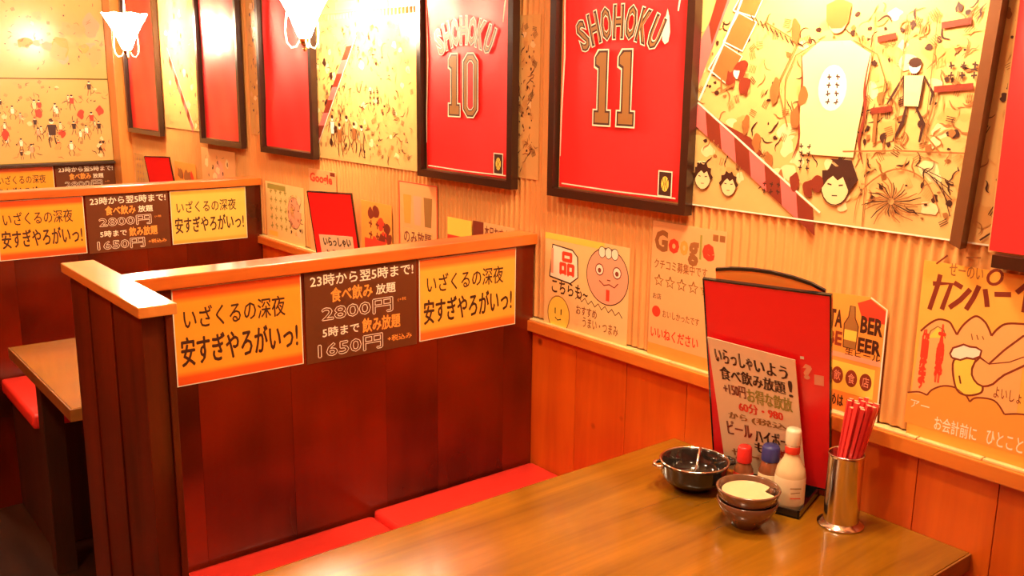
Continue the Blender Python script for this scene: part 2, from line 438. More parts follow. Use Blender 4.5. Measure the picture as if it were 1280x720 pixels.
# ------------------------------------------------------------------ signs
def sign_text(pr, w_, h_):
    pr.text('いざくるの深夜', 0.075 * w_, 0.575 * h_, 0.86 * w_, 0.80 * h_, M_INK, 0.012)
    pr.text('安すぎやろがいっ!', 0.045 * w_, 0.20 * h_, 0.955 * w_, 0.50 * h_, M_INK, 0.02)
protos = {}
def sign(kind, x0, x1, y, z0, z1, label, group):
    w_, h_ = x1 - x0, z1 - z0
    t = thing('sign', label, 'sign', (x0, y, z0), group)
    key = (kind, round(w_, 3), round(h_, 3))
    if key in protos:
        for ch in protos[key].children:
            c = ch.copy(); C.objects.link(c); c.parent = t
        return t
    protos[key] = t
    S = front_surf(x0, y, z0)
    if kind != 'price':
        V, F = S.slab(0, w_, 0, h_, 0, 0.0012)
        newobj('paper_edge', V, F, M_WHITE, t)
        e = 0.0022
        V, F = S.slab(e, w_ - e, e, h_ - e, 0.0008, 0.0015)
        newobj('sheet', V, F, {'orange': M_SIGNO, 'amber': M_SIGNY, 'yellow': M_SIGNL}[kind], t)
        pr = Print(S, 0.0017); sign_text(pr, w_, h_); pr.build('lettering', t)
    else:
        V, F = S.slab(0, w_, 0, h_, 0, 0.0012)
        newobj('sheet', V, F, M_BSIGN, t)
        pr = Print(S, 0.0014)
        pr.text('23時から翌5時まで!', 0.05 * w_, 0.835 * h_, 0.97 * w_, 0.965 * h_, M_WHITE, 0.02)
        pr.text('食べ飲み', 0.22 * w_, 0.645 * h_, 0.585 * w_, 0.80 * h_, M_ORANGE, 0.03)
        pr.text('放題', 0.62 * w_, 0.66 * h_, 0.80 * w_, 0.775 * h_, M_WHITE, 0.02)
        for (txt, a, b, c, d) in (('2800円', .14, .445, .77, .605), ('1650円', .10, .04, .67, .205)):
            pr.text(txt, a * w_, b * h_, c * w_, d * h_, M_WHITE, 0.055)
            pr.text(txt, a * w_, b * h_, c * w_, d * h_, M_BSIGN, 0.0)
        pr.text('5時まで', 0.14 * w_, 0.265 * h_, 0.46 * w_, 0.375 * h_, M_WHITE, 0.02)
        pr.text('飲み放題', 0.49 * w_, 0.245 * h_, 0.84 * w_, 0.405 * h_, M_ORANGE, 0.03)
        pr.text('(+税', 0.82 * w_, 0.54 * h_, 0.90 * w_, 0.585 * h_, M_ORANGE, 0.0)
        pr.text('+税込み', 0.72 * w_, 0.09 * h_, 0.95 * w_, 0.16 * h_, M_ORANGE, 0.02)
        pr.build('lettering', t)
    return t
for y, nm in ((P1, 'nearest partition'), (P2, 'middle partition')):
    yf = y + 0.0035
    sign('orange', -0.965, -0.680, yf, 0.894, 1.100, 'orange late-night sign with red bands, left end of the ' + nm, 'late-night signs on the partitions')
    sign('price', -0.672, -0.378, yf, 0.890, 1.100, 'dark brown price sign 2800円 and 1650円 in the middle of the ' + nm, 'price signs on the partitions')
sign('amber', -0.370, -0.070, P1 + 0.0035, 0.894, 1.098, 'amber late-night sign with red bands, right end of the nearest partition', 'late-night signs on the partitions')
sign('yellow', -0.370, -0.070, P2 + 0.0035, 0.894, 1.098, 'yellow late-night sign at the right end of the middle partition', 'late-night signs on the partitions')
sign('orange', -0.655, -0.372, 5.333, 0.866, 1.064, 'orange late-night sign under the crowd posters on the far back wall', 'late-night signs on the partitions')
sign('price', -0.362, -0.068, 5.333, 0.854, 1.064, 'dark price sign under the crowd posters on the far back wall', 'price signs on the partitions')

# ------------------------------------------------------------------ benches
def bench(y, xl, label, splits):
    t = thing('booth_bench', label, 'bench', (xl / 2, y - 0.22, 0), 'red booth benches')
    box('bench_base', xl + 0.03, -0.008, y - 0.42, y - 0.001, 0, 0.43, M_DARK, t, 0.003)
    for k, (a, b, dz) in enumerate(splits):
        o = box('seat_cushion', a + 0.0015, b - 0.0015, y - 0.47, y - 0.002, 0.4301, 0.50 + dz, M_REDCUSH, t, 0.012)
        for p in o.data.polygons: p.use_smooth = True
    return t
bench(P1, -1.050, 'red vinyl booth bench running along the nearest partition, mostly behind the golden table', [(-1.050, -0.515, -0.018), (-0.515, -0.008, -0.006)])
bench(P2, -1.005, 'red vinyl bench in the second booth, its corner seen left of the second table', [(-1.005, -0.52, -0.02), (-0.52, -0.008, -0.02)])

# ------------------------------------------------------------------ tables
def table(y0, y1, xl, label, top=0.72):
    t = thing('booth_table', label, 'table', (xl / 2, (y0 + y1) / 2, 0), 'wooden booth tables')
    box('tabletop', xl, -0.0075, y0, y1, top - 0.030, top, M_TABLE, t, 0.0025)
    box('edge_strip', xl - 0.004, -0.0075, y0 - 0.004, y0 - 0.0002, top - 0.033, top - 0.001, M_TEDGE, t, 0.001)
    box('edge_strip', xl - 0.004, xl - 0.0002, y0, y1, top - 0.033, top - 0.001, M_TEDGE, t, 0.001)
    ym = (y0 + y1) / 2
    for a, b in ((y0 + 0.05, y0 + 0.11), (y1 - 0.11, y1 - 0.05)):
        box('leg', xl + 0.05, xl + 0.11, a, b, 0, top - 0.0305, M_DARK, t, 0.003)
    box('apron', xl + 0.06, -0.008, ym - 0.02, ym + 0.02, top - 0.09, top - 0.0305, M_DARK, t)
    return t
table(0.69, 1.378, -1.055, 'golden brown varnished table in the nearest booth, condiments against the wall')
table(2.405, 3.093, -1.055, 'brown table in the second booth, its end showing left of the wing wall')

# ------------------------------------------------------------------ jersey frames
def jersey_frame(y0, y1, label, z0=1.240, z1=2.02, number=None, word=None, emblem=True, brown=False, armhole=False, seed=0, split=False):
    """y1 = far (left) side, y0 = near (right) side; a box frame with the shirt pressed behind the glass"""
    t = thing('framed_jersey', label, 'framed jersey', (-0.02, (y0 + y1) / 2, z0), 'red shirts in dark box frames on the right wall')
    W, H, D, fw = y1 - y0, z1 - z0, 0.023, 0.021
    S = wall_surf(y1, z0, -0.0112)
    parts = [S.slab(0, fw, 0, H, 0, D), S.slab(W - fw, W, 0, H, 0, D), S.slab(fw, W - fw, 0, fw, 0, D), S.slab(fw, W - fw, H - fw, H, 0, D)]
    for k, (nm, q) in enumerate(zip(('frame_stile', 'frame_stile', 'frame_rail', 'frame_rail'), parts)):
        if split and k == 0:                 # this frame's far side board stands a hand's breadth off, slightly askew
            a, b = -.052, -.033
            V = [S.p(u + (v_ * .055), v_ + dv, n) for n in (0, D) for (u, v_, dv) in ((a, 0, .030), (b, 0, .022), (b, H, 0), (a, H, 0))]
            newobj(nm, V, [[3, 2, 1, 0], [4, 5, 6, 7], [0, 1, 5, 4], [1, 2, 6, 5], [2, 3, 7, 6], [3, 0, 4, 7]], M_BROWNF, t)
            continue
        newobj(nm, q[0], q[1], M_BLACKF, t)
    V, F = S.slab(.004 if split else fw, W - fw, fw, H - fw, 0.0002, 0.002); newobj('backing', V, F, M_CREAM, t)
    # shirt cloth with shallow folds
    rnd = random.Random(seed); nu, nv = 28, 40; V, F = [], []
    m = fw + 0.008; a0, a1 = rnd.uniform(0, 6), rnd.uniform(0, 6)
    for j in range(nv + 1):
        for i in range(nu + 1):
            u = (m if not split else .008) + (W - m - (m if not split else .008)) * i / nu; v = fw + 0.004 + (H - 2 * fw - 0.008) * j / nv
            n = 0.006 + 0.0016 * math.sin(9 * u + 5 * v + a0) + 0.0012 * math.sin(17 * v - 12 * u + a1) + 0.0006 * math.sin(40 * u + 14 * v)
            V.append(S.p(u, v, n))
    for j in range(nv):
        for i in range(nu):
            q = j * (nu + 1) + i; F.append([q, q + 1, q + nu + 2, q + nu + 1])
    newobj('red_shirt', V, F, M_JERSEY, t, smooth=True)
    pr = Print(S, 0.0100)
    if number:
        for d, (u0, u1) in zip(number, ((W * .33, W * .44), (W * .50, W * .61))):
            if d == '1':
                for m_, g in ((M_WHITE, .006), (M_INK, .0025), (M_GOLD, -.002)):
                    c = (u0 + u1) / 2; b, e = .185, .350; s_ = .0125
                    pr.rect(c - s_ - g, b - g, c + s_ + g, e + g, m_)
                    pr.rect(c - s_ * 2 - g, b - g, c + s_ * 2 + g, b + .028 + g, m_)
                    pr.poly([(c - s_ - g, e + g), (c - s_ - g, e - .036 - g), (c - s_ * 2 - g, e - .03 - g), (c - s_ * 2 - g, e - .012)], m_)
            else:
                c = (u0 + u1) / 2; b, e = .185, .350
                for m_, g, h in ((M_WHITE, .006, 0), (M_INK, .0025, 0), (M_GOLD, -.002, 0), (M_INK, 0, .0125), (M_WHITE, 0, .0155), (M_JERSEY, 0, .018)):
                    if h: r = .031 - h; y_ = (e - b) / 2 - h
                    else: r = .031 + g; y_ = (e - b) / 2 + g
                    cc = (b + e) / 2; k = r * .6
                    pr.poly([(c - r, cc - y_ + k), (c - r + k, cc - y_), (c + r - k, cc - y_), (c + r, cc - y_ + k), (c + r, cc + y_ - k), (c + r - k, cc + y_), (c - r + k, cc + y_), (c - r, cc + y_ - k)], m_)
    if word:
        n = len(word); cu = W * .485; R = .26
        for i, ch in enumerate(word):
            a = (i - (n - 1) / 2) * 0.155
            for m_, fat, g in ((M_WHITE, .07, .004), (M_INK, .04, .0015), (M_GOLD, .0, -.003)):
                V2, F2 = glyphs(ch, fat); nn = pr.lay(); b = len(pr.V); mi = pr.mi(m_)
                wv, hv = .030 + 2 * g, .072 + 2 * g
                for x, y in V2:
                    X = (x - .5) * wv; Y = R + (y - .5) * hv
                    ca, sa = math.cos(-a), math.sin(-a)
                    pr.V.append(S.p(cu + X * ca - Y * sa, .155 + X * sa + Y * ca, nn))
                for f in F2: pr.F.append([q + b for q in f]); pr.M.append(mi)
    if pr.V: pr.build('lettering', t)
    if emblem:
        e = Print(S, 0.0098); u, v = W - .073, .062
        e.rect(u - .021, v - .029, u + .021, v + .029, M_WHITE); e.rect(u - .018, v - .026, u + .018, v + .026, M_INK)
        e.disc(u, v, .011, M_YELLOW, .017); e.line([(u, v - .015), (u, v + .015)], .002, M_INK)
        e.line([(u - .008, v + .011), (u - .003, v), (u - .008, v - .011)], .0018, M_INK); e.line([(u + .008, v + .011), (u + .003, v), (u + .008, v - .011)], .0018, M_INK)
        e.build('emblem_patch', t)
    if armhole:
        e = Print(S, 0.0098); u, v = W - .088, .375
        e.poly([(u, v + .062), (u - .006, v + .04), (u - .013, v + .012), (u - .012, v - .004), (u - .004, v - .013), (u + .006, v - .008), (u + .010, v + .012), (u + .006, v + .045)], M_WHITE)
        e.build('armhole_gap', t)
    if word:                                            # shoulder openings and side slit, where the pale backing shows
        e = Print(S, 0.0097)
        e.line([(.036, .60), (.038, .45), (.041, .34), (.034, .20), (.033, .10)], .006, M_WHITE, True)
        e.line([(W - .04, .52), (W - .052, .47), (W - .058, .43)], .006, M_WHITE, True)
        e.line([(.04, .033), (W * .5, .031), (W - .04, .033)], .003, M_WHITE)
        e.build('backing_gap', t)
    return t
jersey_frame(1.358, 1.815, 'framed red basketball shirt number 11, right of shirt number 10', number='11', word='SHOHOKU', armhole=True, seed=1)
jersey_frame(1.960, 2.412, 'framed red basketball shirt number 10, left of shirt number 11', number='10', word='SHOHOKU', seed=2)
jersey_frame(0.275, 0.722, 'red shirt in a wide brown-sided frame cut off at the right edge of the photo', z0=1.232, split=True, emblem=False, seed=3)
jersey_frame(3.082, 3.527, 'glare-washed red shirt frame with the near glass lamp hanging in front', number=None, emblem=False, seed=4)
jersey_frame(3.710, 4.158, 'narrow-looking red shirt frame between the two hanging lamps', emblem=False, seed=5)
jersey_frame(4.672, 5.163, 'farthest red shirt frame, beside the corner pillar behind the far lamp', emblem=False, seed=6)

# ------------------------------------------------------------------ comic collage sheets (generic ink drawings)
def cr(P, closed=False, n=5):
    """smooth curve through points"""
    L = len(P); out = []
    for i in range(L if closed else L - 1):
        p0, p1, p2, p3 = (P[(i - 1) % L], P[i], P[(i + 1) % L], P[(i + 2) % L]) if closed else (P[max(i - 1, 0)], P[i], P[i + 1], P[min(i + 2, L - 1)])
        for k in range(n):
            t = k / n
            out.append(tuple(.5 * (2 * b + (c - a) * t + (2 * a - 5 * b + 4 * c - d) * t * t + (3 * b - a - 3 * c + d) * t ** 3) for a, b, c, d in zip(p0, p1, p2, p3)))
    if not closed: out.append(tuple(P[-1]))
    return out
def squiggle(pr, rnd, u, v, L, m, wd=.0016):
    a = rnd.uniform(0, 6.28); pts = [(u, v)]
    for k in range(5):
        a += rnd.uniform(-.8, .8); u += math.cos(a) * L / 5; v += math.sin(a) * L / 5; pts.append((u, v))
    pr.line(cr(pts, n=3), wd, m, True)
def blob(pr, rnd, u, v, r, m, squash=1.0):
    k = 9; ph = rnd.uniform(0, 6)
    pr.poly(cr([(u + r * rnd.uniform(.6, 1.15) * math.cos(ph + i * 6.283 / k), v + squash * r * rnd.uniform(.6, 1.15) * math.sin(ph + i * 6.283 / k)) for i in range(k)], True, 3), m)
def head(pr, rnd, u, v, r, hair=M_INK, face=True):
    pr.disc(u, v, r, M_CREAM, r * 1.25, 18)
    o = pr.disc(u, v, r, M_PALE, r * 1.2, 18)
    pr.line(o, max(.001, r * .07), M_INK, closed=True)
    pts = []
    for i in range(13):
        a = math.pi * (-.08 + 1.16 * i / 12); q = r * (1.28 if i % 2 else 1.02)
        pts.append((u + q * math.cos(a), v + q * 1.15 * math.sin(a)))
    pts += [(u - r * .55, v + r * .35), (u - .2 * r, v + .62 * r), (u + .15 * r, v + .35 * r), (u + .5 * r, v + .6 * r)]
    pr.poly(pts, hair)
    if face:
        for s in (-1, 1): pr.line([(u + s * r * .25, v + .05 * r), (u + s * r * .55, v + .1 * r)], r * .1, M_INK)
        pr.line([(u - r * .18, v - r * .62), (u + r * .2, v - r * .6)], r * .07, M_INK)
def person_doodle(pr, rnd, u, v, h, shirt=None):
    shirt = shirt or M_PALE
    pr.poly([(u - .13 * h, v + .78 * h), (u + .13 * h, v + .78 * h), (u + .10 * h, v + .42 * h), (u - .10 * h, v + .42 * h)], shirt)
    for s in (-1, 1):
        pr.line([(u + s * .13 * h, v + .77 * h), (u + s * rnd.uniform(.16, .3) * h, v + .58 * h), (u + s * rnd.uniform(.1, .35) * h, v + .44 * h)], .035 * h, M_INK, True)
        pr.line([(u + s * .06 * h, v + .42 * h), (u + s * rnd.uniform(.06, .2) * h, v + .22 * h), (u + s * rnd.uniform(.05, .2) * h, v)], .045 * h, M_INK, True)
        pr.line([(u + s * .13 * h, v + .78 * h), (u + s * .10 * h, v + .42 * h)], .018 * h, M_INK)
    pr.disc(u, v + .89 * h, .075 * h, M_WHITE, .09 * h, 10); pr.disc(u, v + .93 * h, .085 * h, M_INK, .06 * h, 10)
def ticks(pr, u, v, cols, rows, s, m=M_INK, rnd=random.Random(5)):
    for c in range(cols):
        for r in range(rows):
            uu = u + c * s * 1.4; vv = v - r * s * 1.15
            pr.line([(uu - s * .35, vv + rnd.uniform(-.2, .2) * s), (uu + s * .35, vv)], s * .22, m)
            pr.line([(uu + rnd.uniform(-.2, .2) * s, vv + s * .4), (uu, vv - s * .4)], s * .2, m)
def scatter(pr, rnd, u0, u1, v0, v1, n, big=.02, mats=(M_INK, M_INK, M_BROWN, M_BROWN, M_SHADE)):
    """panels of shading, hatching, contour strokes and ink spots"""
    for _ in range(n // 4):
        u, v = rnd.uniform(u0, u1), rnd.uniform(v0, v1); rr = big * rnd.uniform(.5, 1.1)
        u = min(max(u, u0 + rr * 1.2), u1 - rr * 1.2); v = min(max(v, v0 + rr * 1.3), v1 - rr * 1.3)
        blob(pr, rnd, u, v, rr, rnd.choice((M_SHADE, M_PALE, M_PALE, M_SHADE)), rnd.uniform(.6, 1.1))
    for _ in range(int(n * 1.7)):
        u, v = rnd.uniform(u0 + .012, u1 - .012), rnd.uniform(v0 + .012, v1 - .012); m = rnd.choice(mats); q = rnd.random()
        if q < .50: squiggle(pr, rnd, u, v, min(rnd.uniform(.5, 1.4) * big * 2, .035), m, rnd.uniform(.002, .0042))
        elif q < .72:
            a = rnd.uniform(0, 3.14); dx, dy = math.cos(a) * .008, math.sin(a) * .008
            for k in range(rnd.randint(3, 5)): pr.line([(u + dy * k * .45 - dx, v - dx * k * .45 - dy), (u + dy * k * .45 + dx, v - dx * k * .45 + dy)], .0014, m)
        else: blob(pr, rnd, u, v, rnd.uniform(.12, .34) * big, rnd.choice((M_INK, M_BROWN, M_INK)), rnd.uniform(.5, 1.6))
def ribbon(pr, a, b, wd, n):
    """diagonal striped band, pink and dark, white edged"""
    A, B = Vector(a), Vector(b); d = (B - A); L = d.length; d /= L; nn = Vector((-d.y, d.x))
    pr.line([tuple(A + nn * (wd / 2 + .003)), tuple(B + nn * (wd / 2 + .003))], .004, M_WHITE)
    for k in range(n):
        p, q = A + d * L * k / n, A + d * L * (k + 1) / n; sk = d * wd * .45
        pr.poly([tuple(p + nn * wd / 2 - sk), tuple(q + nn * wd / 2 - sk), tuple(q - nn * wd / 2 + sk), tuple(p - nn * wd / 2 + sk)], M_PINK if k % 2 == 0 else M_DKRED)
def collage(y1, y0, z0, z1, label, x=-0.0072):
    t = thing('comic_collage_sheet', label, 'poster', (x, (y0 + y1) / 2, z0), 'comic collage sheets on the right wall')
    S = wall_surf(y1, z0, x + 0.0022)
    V, F = S.slab(0, y1 - y0, 0, z1 - z0, 0, 0.0010); newobj('sheet', V, F, M_CREAM, t)
    return t, S, Print(S, 0.0012)
# the big one right of shirt 11;  u = 1.365 - Y, v = z - 1.262
t, S, pr = collage(1.372, 0.30, 1.262, 2.0, 'wide cream comic collage with pink and black striped band, right of shirt 11')
rnd = random.Random(11)
Y = lambda y: 1.372 - y
Z = lambda z: z - 1.262
pr.poly([(Y(1.36), Z(1.262)), (Y(1.04), Z(1.262)), (Y(1.36), Z(1.47))], M_CREAM)
scatter(pr, rnd, 0, .60, .05, .40, 170, .02, (M_SHADE, M_BROWN, M_BROWN, M_INK))
scatter(pr, rnd, .35, 1.07, .02, .40, 200, .022, (M_SHADE, M_BROWN, M_BROWN, M_INK))
scatter(pr, rnd, 0, 1.07, .45, .73, 50, .03, (M_TAN, M_BROWN))
# tilted panels top left
for (a, b, c, d) in (((1.335, 1.55), (1.30, 1.60), (1.25, 1.575), (1.285, 1.52)), ((1.30, 1.605), (1.265, 1.66), (1.22, 1.64), (1.25, 1.585)), ((1.28, 1.665), (1.25, 1.71), (1.20, 1.70), (1.225, 1.65))):
    q = [(Y(p[0]), Z(p[1])) for p in (a, b, c, d)]; pr.poly(q, M_BROWN); pr.line(q, .003, M_WHITE, closed=True)
pr.poly([(Y(1.366), Z(1.50)), (Y(1.366), Z(1.60)), (Y(1.318), Z(1.68)), (Y(1.29), Z(1.73)), (Y(1.268), Z(1.73)), (Y(1.30), Z(1.66)), (Y(1.345), Z(1.55))], M_PINK)
pr.poly([(Y(1.34), Z(1.64)), (Y(1.32), Z(1.70)), (Y(1.29), Z(1.70)), (Y(1.33), Z(1.60))], M_DKRED)
pr.line([(Y(1.356), Z(1.485)), (Y(1.27), Z(1.66)), (Y(1.235), Z(1.74))], .005, M_WHITE)
# a fist-like clutter inside the tilted panel
for p in ((1.275, 1.53), (1.25, 1.55), (1.24, 1.515)): blob(pr, rnd, Y(p[0]), Z(p[1]), .018, M_DKRED, 1.2)
blob(pr, rnd, Y(1.262), Z(1.54), .010, M_WHITE)
pr.line([(Y(1.30), Z(1.55)), (Y(1.298), Z(1.505)), (Y(1.265), Z(1.52))], .006, M_BROWN)
pr.line([(Y(1.36), Z(1.475)), (Y(1.29), Z(1.43)), (Y(1.22), Z(1.405)), (Y(1.19), Z(1.38))], .022, M_DKRED, True)
for k in range(4):
    blob(pr, rnd, Y(1.23 - .03 * k), Z(1.44 - .035 * k), .012, M_BROWN, 1.8)
ribbon(pr, (Y(1.372), Z(1.462)), (Y(1.055), Z(1.262)), .040, 8)
# lower-left faces
for u, z, r in ((1.335, 1.325, .022), (1.265, 1.315, .020)): head(pr, rnd, Y(u), Z(z), r)
for k in range(12):
    uu = Y(1.31 - .012 * k); pr.line([(uu, Z(1.405 - .0085 * k)), (uu, Z(1.355 - .004 * k))], .0012, M_TAN)
ticks(pr, Y(1.175), Z(1.325), 3, 2, .012)
# a standing figure seen from behind, plain shirt
c = 1.038
pr.poly([(Y(c + .070), Z(1.572)), (Y(c + .035), Z(1.60)), (Y(c - .03), Z(1.60)), (Y(c - .075), Z(1.575)), (Y(c - .06), Z(1.44)), (Y(c - .055), Z(1.39)), (Y(c + .06), Z(1.39)), (Y(c + .065), Z(1.45))], M_PALE)
pr.disc(Y(c), Z(1.515), .030, M_WHITE, .042, 20)
for s in (-1, 1):
    pts = [(Y(c + s * .072), Z(1.575)), (Y(c + s * .066), Z(1.52)), (Y(c + s * .071), Z(1.47)), (Y(c + s * .064), Z(1.42)), (Y(c + s * .076), Z(1.38))]
    pr.line(cr(pts), .006, M_DKRED, True)
    pr.line([(Y(c + s * .035), Z(1.60)), (Y(c + s * .085), Z(1.575)), (Y(c + s * .105), Z(1.53)), (Y(c + s * .10), Z(1.46))], .0022, M_BROWN)
pr.disc(Y(c), Z(1.635), .019, M_PEACH, .022, 16)
pr.poly([(Y(c + .024), Z(1.635)), (Y(c + .026), Z(1.665)), (Y(c), Z(1.675)), (Y(c - .026), Z(1.665)), (Y(c - .022), Z(1.632)), (Y(c - .01), Z(1.622)), (Y(c + .012), Z(1.622))], M_BROWN)
ticks(pr, Y(c + .008), Z(1.535), 2, 4, .013)
ticks(pr, Y(1.095), Z(1.405), 2, 4, .012)
# boxed scenes, right
for (a, b, z_) in ((0.955, 0.915, 1.475), (0.842, 0.775, 1.515), (0.955, 0.92, 1.60), (0.84, 0.79, 1.62)):
    pr.line([(Y(a), Z(z_)), (Y(b), Z(z_ + .006))], .011, M_DKRED)
pr.line([(Y(0.945), Z(1.47)), (Y(0.945), Z(1.42))], .007, M_BROWN); pr.line([(Y(0.835), Z(1.51)), (Y(0.85), Z(1.44)), (Y(0.82), Z(1.41))], .003, M_BROWN)
person_doodle(pr, rnd, Y(0.880), Z(1.425), .145)
ticks(pr, Y(0.815), Z(1.555), 3, 2, .014)
for a in (0.965, 0.905, 0.85): pr.line([(Y(a), Z(1.425)), (Y(a - .002), Z(1.64))], .0016, M_BROWN)
pr.line([(Y(1.005), Z(1.40)), (Y(0.90), Z(1.408)), (Y(0.75), Z(1.412))], .003, M_BROWN)
# large heads at the bottom
head(pr, rnd, Y(1.015), Z(1.335), .030)
pr.poly([(Y(1.03), Z(1.385)), (Y(0.985), Z(1.385)), (Y(0.968), Z(1.35)), (Y(0.98), Z(1.335)), (Y(0.99), Z(1.36))], M_INK)
for s in ((1.105, 1.335), (1.075, 1.325), (1.055, 1.335)): blob(pr, rnd, Y(s[0]), Z(s[1]), .014, M_DKRED, 1.4)
cx, cz = 0.900, 1.318
for i in range(30):
    a = i / 30 * 6.283; r1 = rnd.uniform(.035, .075)
    pr.line([(Y(cx) + .006 * math.cos(a), Z(cz) + .006 * math.sin(a)), (Y(cx) + r1 * .6 * math.cos(a + .15), Z(cz) + r1 * .5 * math.sin(a + .15)), (Y(cx) + r1 * math.cos(a + .3), Z(cz) + r1 * .72 * math.sin(a + .3))], .0024, M_INK if i % 3 == 0 else M_BROWN, True)
pr.line(cr([(Y(cx + .07), Z(1.27)), (Y(cx + .06), Z(1.33)), (Y(cx), Z(1.375)), (Y(cx - .06), Z(1.36)), (Y(cx - .095), Z(1.30))]), .003, M_BROWN, True)
for k in range(5): pr.line([(Y(0.86 - .012 * k), Z(1.385 - .006 * k)), (Y(0.79), Z(1.36 - .014 * k))], .002, M_INK, True)
pr.line([(Y(0.952), Z(1.262)), (Y(0.955), Z(1.40))], .002, M_BROWN)
for k in range(6): pr.line([(Y(0.735 - .02 * k), Z(1.27 + .03 * (k % 3))), (Y(0.70 - .02 * k), Z(1.30 + .03 * (k % 3)))], .004, M_INK, True)
fr = [(Y(1.20), Z(1.64)), (Y(1.12), Z(1.60)), (Y(1.16), Z(1.52)), (Y(1.13), Z(1.44))]
pr.line(fr, .003, M_BROWN)
for k in range(9): pr.line([(Y(1.235 - .012 * k), Z(1.655 - .006 * k)), (Y(1.225 - .012 * k), Z(1.640 - .006 * k))], .0022, M_INK)
for q in ((1.128, 1.62), (1.10, 1.50), (1.165, 1.505), (1.115, 1.455)): blob(pr, rnd, Y(q[0]), Z(q[1]), .013, M_BROWN, 2.0)
for k in range(14): pr.line([(Y(1.0 - .006 * k), Z(1.615 - .003 * k)), (Y(0.998 - .006 * k), Z(1.60 - .003 * k))], .0015, M_SHADE)
pr.line([(.002, .0015), (1.05, .0015)], .003, M_WHITE)
pr.build('ink_drawing', t)
# narrow strip between shirts 10 and 11
t, S, pr = collage(1.982, 1.885, 1.270, 1.686, 'narrow cream comic strip showing between shirts 10 and 11', -0.0060)
rnd = random.Random(3); scatter(pr, rnd, 0, .09, 0, .41, 60, .012); pr.build('ink_drawing', t)
# sheet left of shirt 10
t, S, pr = collage(3.145, 2.455, 1.247, 1.715, 'comic collage sheet left of shirt 10, crossed by a striped ribbon')
rnd = random.Random(8)
scatter(pr, rnd, .02, .68, .02, .46, 230, .018)
for k in range(5): person_doodle(pr, rnd, .16 + .05 * k, .015 + rnd.uniform(0, .03), rnd.uniform(.07, .12), rnd.choice((M_WHITE, M_TAN, M_BROWN)))
for k in range(7): blob(pr, rnd, .10 + rnd.uniform(0, .10), .06 + .045 * k, .014, M_INK)
ribbon(pr, (.325, .425), (.012, .025), .030, 9)
ticks(pr, .42, .235, 3, 3, .016)
pr.build('ink_drawing', t)
# striped header sheet above it
t, S, pr = collage(3.145, 2.455, 1.735, 1.98, 'upper comic sheet with piano-like black stripes at its corner, left of shirt 10', -0.0072)
rnd = random.Random(9)
scatter(pr, rnd, .1, .5, .02, .22, 30, .02)
for k in range(5): pr.line([(.535 + .026 * k, 0.004), (.535 + .026 * k, .06)], .007, M_INK)
pr.rect(.53, .03, .68, .12, M_ORANGE); pr.rect(.20, .01, .34, .035, M_TAN)
pr.build('ink_drawing', t)
# sheet between the two far shirts
t, S, pr = collage(4.665, 4.165, 1.285, 1.90, 'tall comic sheet between the two farthest shirts, with thin striped ribbon')
rnd = random.Random(10); scatter(pr, rnd, 0, .5, 0, .6, 60, .03)
ribbon(pr, (.07, .36), (.36, .005), .030, 9); pr.build('ink_drawing', t)
t, S, pr = collage(3.672, 3.535, 1.300, 1.90, 'slim comic strip between the two middle shirts', -0.0060)
rnd = random.Random(12); scatter(pr, rnd, 0, .13, 0, .58, 40, .02); pr.build('ink_drawing', t)

# crowd posters on the back wall
def crowd_poster(x0, x1, z0, z1, label, seed, soft):
    t = thing('crowd_poster', label, 'poster', ((x0 + x1) / 2, 5.334, z0), 'crowd posters on the back wall')
    S = front_surf(x0, 5.3345, z0); W, H = x1 - x0, z1 - z0
    V, F = S.slab(0, W, 0, H, 0, 0.0015); newobj('sheet', V, F, M_CREAM, t)
    pr = Print(S, 0.0018); rnd = random.Random(seed)
    if soft:
        for _ in range(16): blob(pr, rnd, rnd.uniform(.35, .95) * W, rnd.uniform(.22, .75) * H, rnd.uniform(.02, .05), rnd.choice((M_PEACH, M_ORANGE, M_TAN, M_TAN)), rnd.uniform(.7, 1.5))
        scatter(pr, rnd, .2 * W, W, .1 * H, H, 50, .014, (M_BROWN, M_TAN, M_INK))
    else:
        for k in range(44):
            u = rnd.uniform(.04, .95) * W; v = rnd.uniform(.02, .84) * H
            person_doodle(pr, rnd, u, v, rnd.uniform(.05, .085), rnd.choice((M_WHITE, M_PALE, M_RED, M_WHITE, M_PEACH, M_INK)))
        person_doodle(pr, rnd, .60 * W, .18 * H, .15, M_INK)
        for u, v in ((.52, .60), (.80, .58), (.66, .35), (.30, .35), (.93, .62)): blob(pr, rnd, u * W, v * H, .020, M_RED, 1.3)
        scatter(pr, rnd, 0, W, 0, H, 80, .016, (M_INK, M_INK, M_BROWN, M_RED, M_SHADE))
    pr.line([(.001, .001), (W - .001, .001), (W - .001, H - .001), (.001, H - .001)], .003, M_GREEN, closed=True)
    pr.build('ink_drawing', t)
crowd_poster(-0.80, -0.0675, 1.083, 1.503, 'cream poster packed with tiny red and black figures, low on the back wall', 21, False)
crowd_poster(-0.80, -0.0675, 1.508, 1.93, 'pale blurred poster with pinkish figures, high on the back wall', 22, True)

# ------------------------------------------------------------------ hand-made posters low on the right wall
def poster(y1, y0, z0, z1, label, mat, group=None, x=-0.0062):
    t = thing('wall_poster', label, 'poster', (x, (y0 + y1) / 2, z0), group or 'small posters standing on the wall rail')
    S = wall_surf(y1, z0, x)
    V, F = S.slab(0, y1 - y0, 0, z1 - z0, 0, 0.0012); newobj('sheet', V, F, mat, t)
    return t, S, Print(S, 0.0014), y1 - y0, z1 - z0
BT = 0.9015
